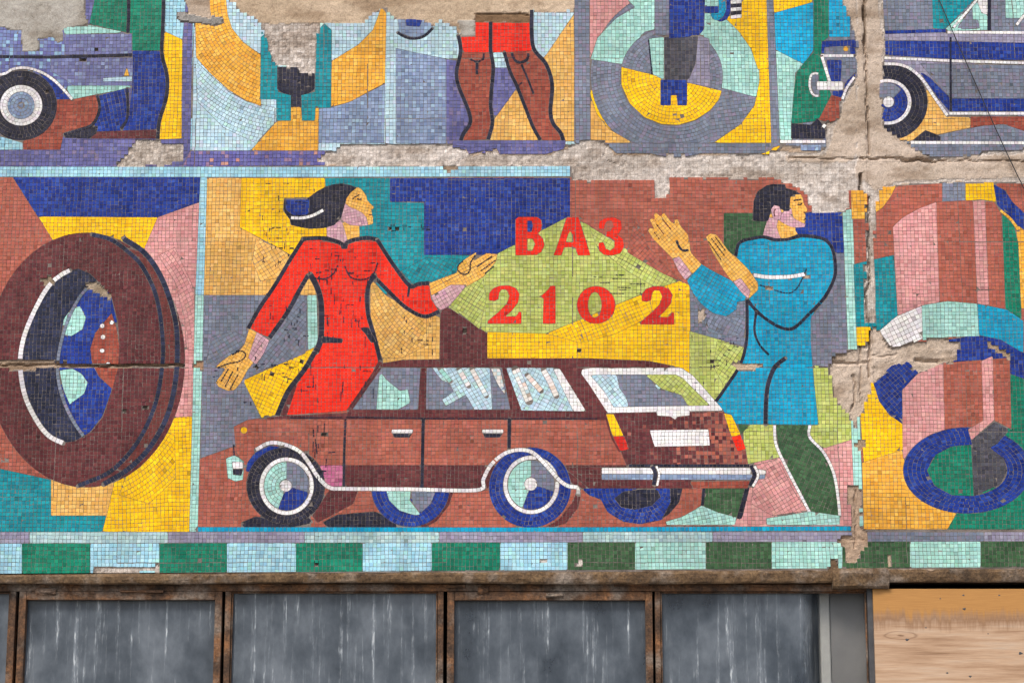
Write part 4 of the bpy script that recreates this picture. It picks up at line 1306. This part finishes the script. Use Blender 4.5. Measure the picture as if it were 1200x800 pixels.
# ------------------------------------------------------------------ where the mosaic has come off
GREY, BEIGE, PALE, TAN = (172, 168, 160), (188, 172, 156), (196, 188, 180), (186, 166, 142)
DMG(GREY, -.0085, "0,0 98,0 100,18 103,29 75,34 74,48 68,50 64,45 45,46 45,62 27,60 25,37 0,32", .7, 1.6)
DMG(PALE, -.001, "136,196 148,180 158,164 216,168 216,186 190,196", 1, 2.2, 1)
DMG((150, 148, 145), -.012, "208,16 228,16 262,22 260,29 246,30 210,25", 1.2, 1.5)
DMG(BEIGE, -.001, "219,0 247,0 247,22 219,18", 1, 2)
DMG(TAN, -.003, "270,0 282,14 300,21 306,28 306,33 374,33 380,27 425,30 440,14 450,9 453,14 453,0", .8, 1.8)
DMG(PALE, .000, "306,28 312,45 316,60 320,70 326,79 350,79 351,87 369,87 370,60 373,36 378,28", 1, 1.6, 1)
DMG(TAN, -.002, "452,0 673,0 673,14 640,15 622,13 620,26 557,26 555,42 540,42 532,31 516,25 508,30 496,24 466,23 453,14", .9, 1.8)
DMG((120, 96, 72), .002, "556,16 622,16 622,27 556,27", 1.4, 2)
DMG(GREY, -.006, "536,24 556,24 556,42 541,43", .6, 1)
DMG(PALE, .0, "372,188 386,178 405,169 450,169 530,170 548,178 552,182 582,176 590,182 640,182 664,176 676,167 694,164 712,170 720,182 895,182 906,176 925,178 966,178 968,146 985,140 986,118 1003,92 1003,48 995,20 988,0 1036,0 1036,60 1034,90 1030,98 1033,120 1036,145 1044,158 1062,166 1075,178 1092,185 1145,185 1152,178 1200,175 1200,214 1163,213 1130,212 1104,214 1050,217 1030,222 1026,250 1024,300 1025,380 1010,380 1015,300 1015,258 1014,226 996,222 997,246 988,249 950,251 951,244 946,235 943,226 932,219 922,214 905,209 786,208 782,232 770,232 764,212 672,211 668,195 480,195 400,194 384,194", 1.0, 2.6, .8)
DMG(BEIGE, -.002, "986,0 1004,0 1004,178 1000,190 920,190 920,182 968,182 980,146 990,120 1004,92 1004,48 996,20", .9, 2)
DMG(BEIGE, -.003, "1004,0 1028,0 1034,40 1034,92 1030,100 1035,150 1062,168 1090,187 1200,180 1200,208 1104,210 1050,214 1026,222 1004,208", .8, 2.5)
DMG((140, 120, 100), .004, "518,194 536,194 534,201 522,202", 1.5, 1.5)
DMG((158, 138, 118), .002, "0,423 40,421 60,423 95,427 130,427 180,425 216,425 216,430 160,430 120,431 60,431 30,434 0,433", 1.6, 2.4)
DMG((160, 145, 125), .001, "98,334 110,330 126,340 133,346 128,350 112,344", 1.2, 1.5)
DMG((160, 145, 125), .001, "48,326 62,323 62,332 52,336", 1.2, 1.5)
DMG((150, 118, 92), -.001, "226,424 238,424 238,433 226,433", 1, 1)
DMG(BEIGE, -.001, "815,364 824,362 826,374 818,379", 1, 1.5)
DMG(TAN, -.001, "858,426 876,424 892,428 884,434 862,433", 1, 1.5)
DMG(BEIGE, .004, "973,420 990,412 1014,404 1024,380 1030,388 1044,407 1064,405 1084,398 1112,396 1124,402 1124,424 1105,425 1075,437 1062,424 1045,428 1023,447 1018,462 1014,474 1005,490 1002,500 993,486 978,462 973,440", 1.8, 3)
DMG((170, 148, 128), .003, "990,572 1004,568 1010,576 1008,618 1016,622 1016,640 1000,660 988,656 990,640 982,636 984,630 996,626 998,600", 1.4, 2.2)
DMG(TAN, .0, "1153,400 1166,404 1184,414 1182,422 1160,408", 1.4, 1.5)
DMG(TAN, .0, "1006,512 1014,518 1010,528 1000,524", 1, 2)
DMG((120, 100, 80), .001, "972,660 976,652 984,664 984,672 970,672", 1.2, 1.5)
DMG(PALE, .0, "112,665 186,662 186,671 112,672", .5, 2, 1)
DMG(TAN, .0, "1040,650 1043,650 1044,666 1040,666", 1, .6)
DMG(PALE, .0, "676,656 682,654 684,662 676,662", 1, 1.2)
DMG(PALE, .0, "632,656 640,654 644,660 634,662", 1, 1.2)
DMG(TAN, .0, "938,322 948,321 948,326 940,326", 1, .8)
DMG(TAN, .0, "898,336 906,337 905,340 898,339", 1, .6)
for (x_, y_) in [(113, 60), (97, 70), (56, 108), (170, 478), (146, 482), (352, 425), (302, 430), (320, 440), (365, 540), (380, 510), (458, 268), (465, 269), (678, 412), (834, 424), (545, 388), (371, 660)]:
    DMG((70, 62, 56), .0015, [(x_ - 3, y_ - 2.5), (x_ + 3, y_ - 2), (x_ + 2.5, y_ + 3), (x_ - 2.5, y_ + 2)], 1, 1.2)
# ------------------------------------------------------------------ ground
def box_mesh(name, x0, x1, y0, y1, z0, z1, mat, parent=None, bevel=0.0, wob=0.0, org=None):
    ox, oy, oz = org if org else (0, 0, 0)
    V = [(x - ox, y - oy, z - oz) for z in (z0, z1) for y in (y0, y1) for x in (x0, x1)]
    Fc = [(0, 2, 3, 1), (4, 5, 7, 6), (0, 1, 5, 4), (2, 6, 7, 3), (0, 4, 6, 2), (1, 3, 7, 5)]
    ob = new_mesh(name, V, Fc, mat, parent)
    ob.location = (ox, oy, oz)
    if bevel:
        md = ob.modifiers.new("edge", 'BEVEL'); md.width = bevel; md.segments = 2
    return ob

tag(new_mesh("ground", [(-400, -400, 0), (400, -400, 0), (400, 400, 0), (-400, 400, 0)], [(0, 1, 2, 3)], M_ASPH), kind="structure")
tag(box_mesh("pavement", -30, 30, -3.0, -0.02, 0.004, 0.13, M_PAVE, bevel=0.015), kind="structure")

# ------------------------------------------------------------------ the wall behind the mosaic
wall = empty("facade_wall", (0, 0.06, 0))
tag(wall, "weathered precast concrete facade wall showing bare where mosaic has fallen off", "wall")

CRACKS = [("1012,0 1013,30 1013,52", 3.4, .05), ("1014,52 1016,110 1018,180", 2.4, .02), ("1008,204 1009,228", 3.4, .05),
          ("1017,232 1018,290 1020,330 1014,345 1019,380 1019,440", 2.8, .03), ("925,184 965,186 1005,187", 2.2, .012),
          ("1008,186 1060,185", 2.4, .02), ("1058,187 1092,188", 4.0, .03), ("1090,189 1140,188 1200,190", 2.0, .014),
          ("975,424 995,426 1018,424", 3.4, .025), ("1074,421 1099,423", 4.4, .03), ("1020,418 1050,416", 2.4, .012),
          ("0,428 60,427 120,429 180,427 216,428", 2.6, .02), ("1000,440 1002,460 997,482", 2.6, .02), ("1009,424 1008,450 1010,474", 2.4, .018),
          ("1001,575 1003,610 1003,640", 2.4, .015), ("985,632 1012,632", 2.2, .01), ("1008,405 1008,425", 2.6, .02),
          ("712,172 706,182 720,192", 2.0, .006), ("560,17 620,17", 2, .01)]

def build_wall():
    st = 1.8
    lo = wuv([(-70, 400), (600, 671)]); hi = wuv([(1270, 400), (600, -64)])
    u0, v0, u1, v1 = lo[0, 0], lo[1, 1], hi[0, 0], hi[1, 1]
    nu = int((u1 - u0) / st); nv = int((v1 - v0) / st)
    U, Vv = np.meshgrid(u0 + np.arange(nu + 1) * st, v0 + np.arange(nv + 1) * st, indexing='ij')
    Q = np.stack([U.ravel(), Vv.ravel()], 1)
    covered = np.zeros(len(Q), bool)
    for sh in SHAPES:
        if sh['base'] or (sh['path'] and sh['path'].startswith(('bd/', 'tb/', 'l2/edging'))):
            covered |= shape_sd(sh, Q) > -2
    dm = damage_at(Q)
    n14 = fbm(Q[:, 0], Q[:, 1], 16.0, 3, 3); n5 = fbm(Q[:, 0], Q[:, 1], 4.2, 9, 2)
    big = fbm(Q[:, 0], Q[:, 1], 60.0, 13, 3)
    depth = np.where(covered, GROUT, -0.002)
    col = np.where(covered[:, None], lin((118, 110, 104)), lin((186, 164, 142)))
    gv = fbm(Q[:, 0], Q[:, 1], 18.0, 23, 3)
    col = np.where(covered[:, None], col * (0.5 + 1.0 * gv)[:, None], col)
    rough = np.where(covered, 0.0, 1.0)
    imp = np.zeros(len(Q))
    for k, d in enumerate(DAMAGE):
        s = dm == k
        depth[s] = d['depth']; col[s] = d['col']; rough[s] = d['rough']; imp[s] = d['imprint']
    depth = depth + rough * ((n14 - .5) * .0045 + (n5 - .5) * .005)
    rr = rough > 0
    # old mortar bed keeps the print of the fallen tesserae
    ci = np.floor(Q[:, 0] / 4.45).astype(int); cj = np.floor(Q[:, 1] / 4.45).astype(int)
    h = hash2(ci, cj, 41)
    depth = depth + imp * (h - .5) * .003
    col = col * (1 + imp * (h - .5) * .5)[:, None]
    tint = (big - .5) * 0.9
    col = np.where(rr[:, None], col * np.stack([1 + tint * .5, 1 + tint * .55, 1 + tint * .65], 1), col)
    stain = np.clip((fbm(Q[:, 0], Q[:, 1] * 2.2, 34.0, 61, 4) - .52) * 5, 0, 1) * rr
    col = col * (1 - .42 * stain[:, None] * np.array([.75, .85, .95]))
    for pts, w, dp in CRACKS:
        L = wuv(run_on(pts_of(pts), False))
        b0 = L.min(0) - 6; b1 = L.max(0) + 6
        s = np.where((Q[:, 0] > b0[0]) & (Q[:, 0] < b1[0]) & (Q[:, 1] > b0[1]) & (Q[:, 1] < b1[1]))[0]
        q = Q[s] + (np.stack([fbm(Q[s, 0], Q[s, 1], 9., 71), fbm(Q[s, 0], Q[s, 1], 9., 73)], 1) - .5) * 5
        dd = seg_dist(q, L[:-1], L[1:])
        fall = np.clip(1.25 - dd / (w / 2) * .75, 0, 1) ** 1.5
        depth[s] = np.maximum(depth[s], dp * fall + depth[s] * (1 - fall))
    uj = int((wuv([(1016, 200)])[0, 0] - u0) / st)
    j1 = int((wuv([(600, 189)])[0, 1] - v0) / st); j2 = int((wuv([(600, 430)])[0, 1] - v0) / st)
    col = np.concatenate([col, np.clip(imp, 0, 1)[:, None]], 1)
    D = depth.reshape(nu + 1, nv + 1); Cc = col.reshape(nu + 1, nv + 1, 4)
    for (ia, ib) in ((0, uj), (uj, nu)):
        for (ja, jb) in ((0, j2), (j2, j1), (j1, nv)):
            W = ib - ia + 1; H = jb - ja + 1
            uu = U[ia:ib + 1, ja:jb + 1] * SC; vv = Vv[ia:ib + 1, ja:jb + 1] * SC
            yy = D[ia:ib + 1, ja:jb + 1]
            uu = uu.copy(); vv = vv.copy()
            uu[0] += .0006; uu[-1] -= .0006; vv[:, 0] += .0005; vv[:, -1] -= .0005
            V = np.stack([uu, yy, vv], 2).reshape(-1, 3)
            idx = np.arange(W * H).reshape(W, H)
            a, b, c, d = idx[:-1, :-1].ravel(), idx[1:, :-1].ravel(), idx[1:, 1:].ravel(), idx[:-1, 1:].ravel()
            Fq = np.stack([a, b, c, d], 1).tolist()
            ring = list(idx[:, 0]) + list(idx[-1, 1:]) + list(idx[::-1, -1][1:]) + list(idx[0, ::-1][1:-1])
            back = V[ring].copy(); back[:, 1] = 0.058
            base = len(V); n = len(ring)
            V = np.concatenate([V, back])
            for i in range(n):
                k = (i + 1) % n
                Fq.append([int(ring[i]), base + i, base + k, int(ring[k])])
            cols = np.concatenate([Cc[ia:ib + 1, ja:jb + 1].reshape(-1, 4), Cc[ia:ib + 1, ja:jb + 1].reshape(-1, 4)[ring]])
            ob = new_mesh("concrete_panel", V, Fq, M_CONC, wall, cols)
            ob.location = -wall.location
    zt = hi[1, 1] * SC; zb = lo[1, 1] * SC
    box_mesh("wall_core", u0 * SC - .5, u1 * SC + .5, 0.06, 0.34, zb, zt + 0.9, M_RENDER, wall).location = -wall.location
    box_mesh("parapet", u0 * SC - .5, u1 * SC + .5, -0.01, 0.059, zt + .004, zt + 0.9, M_RENDER, wall).location = -wall.location
    for xa, xb in ((u0 * SC - .5, u0 * SC - .004), (u1 * SC + .004, u1 * SC + .5)):
        box_mesh("plain_slab", xa, xb, -0.006, 0.059, zb, zt, M_RENDER, wall).location = -wall.location

for sh in SHAPES:
    p = sh['pts']; m = sh.get('w', 0) / 2
    sh['bb'] = (p[:, 0].min() - m, p[:, 1].min() - m, p[:, 0].max() + m, p[:, 1].max() + m)
build_wall()
MADE, NF = build_mosaic()
print("tessera faces", NF)

# ------------------------------------------------------------------ ledge under the mosaic
def ledge_strip(name, pxs, top, bot, bulge, back, mat, parent=None, seed=0, jag=.005, n=None):
    """weathered bar along the wall: pxs = (x0,x1) photo px, top/bot = functions of px giving photo y"""
    n = n or int((pxs[1] - pxs[0]) / 3)
    prof = [(0.0, 0.055), (0.0, 0.0), (0.10, -.5), (0.3, -1), (0.62, -.9), (0.88, -.55), (1.0, 0.0), (1.0, None)]
    V = []; Fq = []
    for i in range(n + 1):
        px = pxs[0] + (pxs[1] - pxs[0]) * i / n
        x, zt = on_plane(px, top(px)); _, zb = on_plane(px, bot(px))
        for j, (t, b) in enumerate(prof):
            nz = (float(fbm(np.array([px * 1.0 + seed]), np.array([j * 13.0 + seed]), 15.0, 5)[0]) - .5) * jag * (1 if 1 < j < 7 else .3)
            nb = (float(fbm(np.array([px * 1.0 + seed]), np.array([j * 9.0 + 50]), 11.0, 8)[0]) - .5) * jag * 2.2
            if j == 0: y = .055
            elif j == 7: y = back
            else: y = b * bulge + nb + .001
            V.append((x, y, zt + (zb - zt) * t + nz))
    m = len(prof)
    for i in range(n):
        for j in range(m - 1):
            a = i * m + j
            Fq.append((a, a + 1, a + m + 1, a + m))
    Fq.append(tuple(range(m))[::-1]); Fq.append(tuple(range(n * m, n * m + m)))
    Fq.extend([(i * m + m - 1, i * m, (i + 1) * m, (i + 1) * m + m - 1) for i in range(n)])
    return new_mesh(name, V, [f[::-1] for f in Fq], mat, parent)

ledge = ledge_strip("concrete_ledge", (-110, 980), lambda p: 672.5 - p * .0065, lambda p: 683 + .8 * math.sin(p / 90.), .010, .20, M_LEDGE, None, 3)
tag(ledge, "brown stained concrete ledge above the rusty windows", "ledge")
lump = ledge_strip("concrete_ledge", (975, 1041), lambda p: 664, lambda p: 689, .026, .20, M_LEDGE, None, 9, .012)
tag(lump, "broken lump of concrete at the corner where windows meet plywood", "ledge")
led2 = ledge_strip("concrete_ledge", (1041, 1310), lambda p: 665.5, lambda p: 681.5, .010, .20, M_LEDGE, None, 21)
tag(led2, "stained concrete ledge above the bare plywood board", "ledge")

# ------------------------------------------------------------------ windows
YF = 0.06                   # front of the steel frame
ZB = 1.0                     # bottom of the windows
def XP(px, y=YF, py=745): return on_plane(px, py, y)[0]
def ZP(py, y=YF): return on_plane(600, py, y)[1]

def bar(name, x0, x1, z0, z1, parent, y=YF, d=.05, mat=None):
    o = box_mesh(name, x0, x1, y, y + d, z0, z1, mat or M_RUST, parent, bevel=.003)
    if parent is not None: o.location = -Vector(parent.location)
    return o

frame = empty("window_frame", (XP(515), YF, ZB))
tag(frame, "long rusty steel frame strip that holds the row of dusty windows", "window frame")
xL, xR = XP(-110), XP(1017)
bar("top_rail", xL, xR, ZP(692.5), ZP(684), frame, YF - .012, .07)
bar("bottom_rail", xL, xR, ZB - .05, ZB, frame, YF - .012, .07)
for a_, b_ in ((-86, -80), (10, 17), (263, 270), (513, 519.5), (768, 774)):
    bar("mullion", XP(a_), XP(b_), ZB, ZP(692.5) - .001, frame, YF - .006, .06)
bar("end_post", XP(1017), XP(1024), ZB - .05, ZP(689), frame, YF - .02, .08, M_DKSTEEL)
# rust scabs and weld lumps on the top rail
for i, (a_, b_, c_, e_) in enumerate([(40, 64, 688, 696), (140, 190, 690, 694), (560, 572, 686, 696), (519, 545, 683, 688), (640, 660, 694, 699), (300, 330, 682, 686), (720, 760, 682, 686), (880, 905, 683, 687)]):
    o = ledge_strip("rust_scab", (a_, b_), lambda p, c_=c_: c_, lambda p, e_=e_: e_, .012, .05, M_RUST, frame, i * 7, .01, n=8)
    o.location = Vector((0, YF - .018, 0)) - Vector(frame.location)

def window(px0, px1, ytop, sash, seed, label, clear=False):
    y = YF - .014 if sash else YF + .006
    w = empty("window", (XP((px0 + px1) / 2), y, ZB))
    tag(w, label, "window", "dusty windows under the mosaic")
    x0, x1, zt = XP(px0, y), XP(px1, y), ZP(ytop, y)
    t = .04 if sash else .008
    nm = "sash_bar" if sash else "glazing_bead"
    d = .05 if sash else .02
    tt = .048 if sash else .008
    bar(nm, x0, x0 + t, ZB + .004, zt, w, y, d); bar(nm, x1 - t, x1, ZB + .004, zt, w, y, d)
    bar(nm, x0 + t + .0015, x1 - t - .0015, zt - tt, zt, w, y, d)
    bar(nm, x0 + t + .0015, x1 - t - .0015, ZB + .004, ZB + .004 + tt, w, y, d)
    g = box_mesh("pane", x0 + t - .004, x1 - t + .004, YF + .032, YF + .036, ZB + .01, zt - tt + .005, make_glass_mat("dusty_glass", seed, XP(950) if clear else None), w)
    g.location = -Vector(w.location)
    return w

window(-79, 10, 693.5, False, 1, "narrow visible strip of dark dusty window beside a rusty double mullion")
window(20.5, 259, 692.5, True, 2, "hinged rusty window sash with blue grey pane under the pictured tyre")
window(270.5, 512.5, 693, False, 3, "fixed window pane with chalky white runs below the front of the wagon")
window(524, 765, 693, True, 4, "hinged rusty window sash with dense white drip marks below the wagon's rear")
window(774.5, 1016.5, 693, False, 5, "fixed window pane next to the plywood with a pale post behind it", True)

post = box_mesh("interior_post", XP(960, .2), XP(972, .2), .16, .24, 0.9, ZP(690, .2), M_WHITE, bevel=.01)
tag(post, "pale upright post standing just behind the last window pane", "post")
gp = box_mesh("interior_screen", XP(972.6, .2), XP(1030, .2), .163, .19, 0.9, ZP(690, .2), M_GREYP, bevel=.004)
tag(gp, "plain grey screen beside the pale post behind the last pane", "screen")

# room behind the glass
zc = ZP(668)
room = empty("interior_room", (0, .35, 0))
tag(room, "dim empty room seen faintly through the dusty windows", "room")
for nm, a in (("back_wall", (xL - .4, XP(1300), 2.6, 2.7, 0.02, 3.2)), ("room_floor", (xL - .4, XP(1300), .36, 2.6, 0.005, 0.02)),
              ("room_ceiling", (xL - .4, XP(1300), .345, 2.6, zc + .3, zc + .4)), ("side_wall", (xL - .5, xL - .4, .35, 2.7, .005, 3.2)), ("side_wall", (XP(1300), XP(1300) + .1, .35, 2.7, .005, 3.2))):
    box_mesh(nm, *a[:2], *a[2:4], *a[4:], M_DARK, room).location = -Vector(room.location)

base_wall = box_mesh("parapet_wall", xL - .5, XP(1300) + .3, -.015, .3, .005, ZB - .052, M_RENDER, bevel=.01)
tag(base_wall, "low rendered wall below the windows", "wall")

# plywood over the next opening
zt = ZP(689.5, .022)
ply = box_mesh("plywood_board", XP(1024.6, .022), XP(1330, .022), .022, .040, ZB - .05, zt, M_PLY, bevel=.002, org=(XP(1024.6, .022), .022, zt))
tag(ply, "bare weathered plywood board nailed over an opening beside the windows", "board")
for px, py, r in ((1102, 701, 1.1), (1129, 697, 1.6), (1171, 697, 1.4), (1130, 713, 2.2), (1063, 749, 2.4), (1196, 765, 2.6), (1110, 788, 1.6), (1137, 792, 1.9), (1085, 735, 1.2), (1158, 742, 1.0)):
    x, z = on_plane(px, py, .022)
    V = [(x - ply.location.x, -.0016, z - zt)]; k = 9
    for i in range(k):
        a = 2 * math.pi * i / k; rr = r * SC * (1 + .25 * math.sin(3 * a + px))
        V.append((x - ply.location.x + rr * 1.25 * math.cos(a), .0005, z - zt + rr * .8 * math.sin(a)))
    new_mesh("nail_head", V, [(0, 1 + (i + 1) % k, 1 + i)[::-1] for i in range(k)], M_DKSTEEL, ply)

# ------------------------------------------------------------------ loose cable across the upper right corner
cu = bpy.data.curves.new("loose_cable", 'CURVE'); cu.dimensions = '3D'
cp = [(1084, -42), (1101, 2), (1119, 43), (1144, 100), (1176, 172), (1202, 226), (1240, 300)]
sp = cu.splines.new('NURBS'); sp.points.add(len(cp) - 1)
for p_, (px, py) in zip(sp.points, cp):
    yy = -.035 if py > -40 else 0.0
    x, z = on_plane(px, py, yy); p_.co = (x, yy, z, 1)
sp.use_endpoint_u = True; sp.order_u = 4
cu.bevel_depth = .0032; cu.bevel_resolution = 2
tmp = bpy.data.objects.new("tmp_cable", cu); COL.objects.link(tmp)
dg = bpy.context.evaluated_depsgraph_get()
me = bpy.data.meshes.new_from_object(tmp.evaluated_get(dg))
bpy.data.objects.remove(tmp)
cab = bpy.data.objects.new("loose_cable", me); COL.objects.link(cab)
me.materials.clear(); me.materials.append(M_CABLE)
tag(cab, "thin black cable hanging slantwise across the pictured truck", "cable")
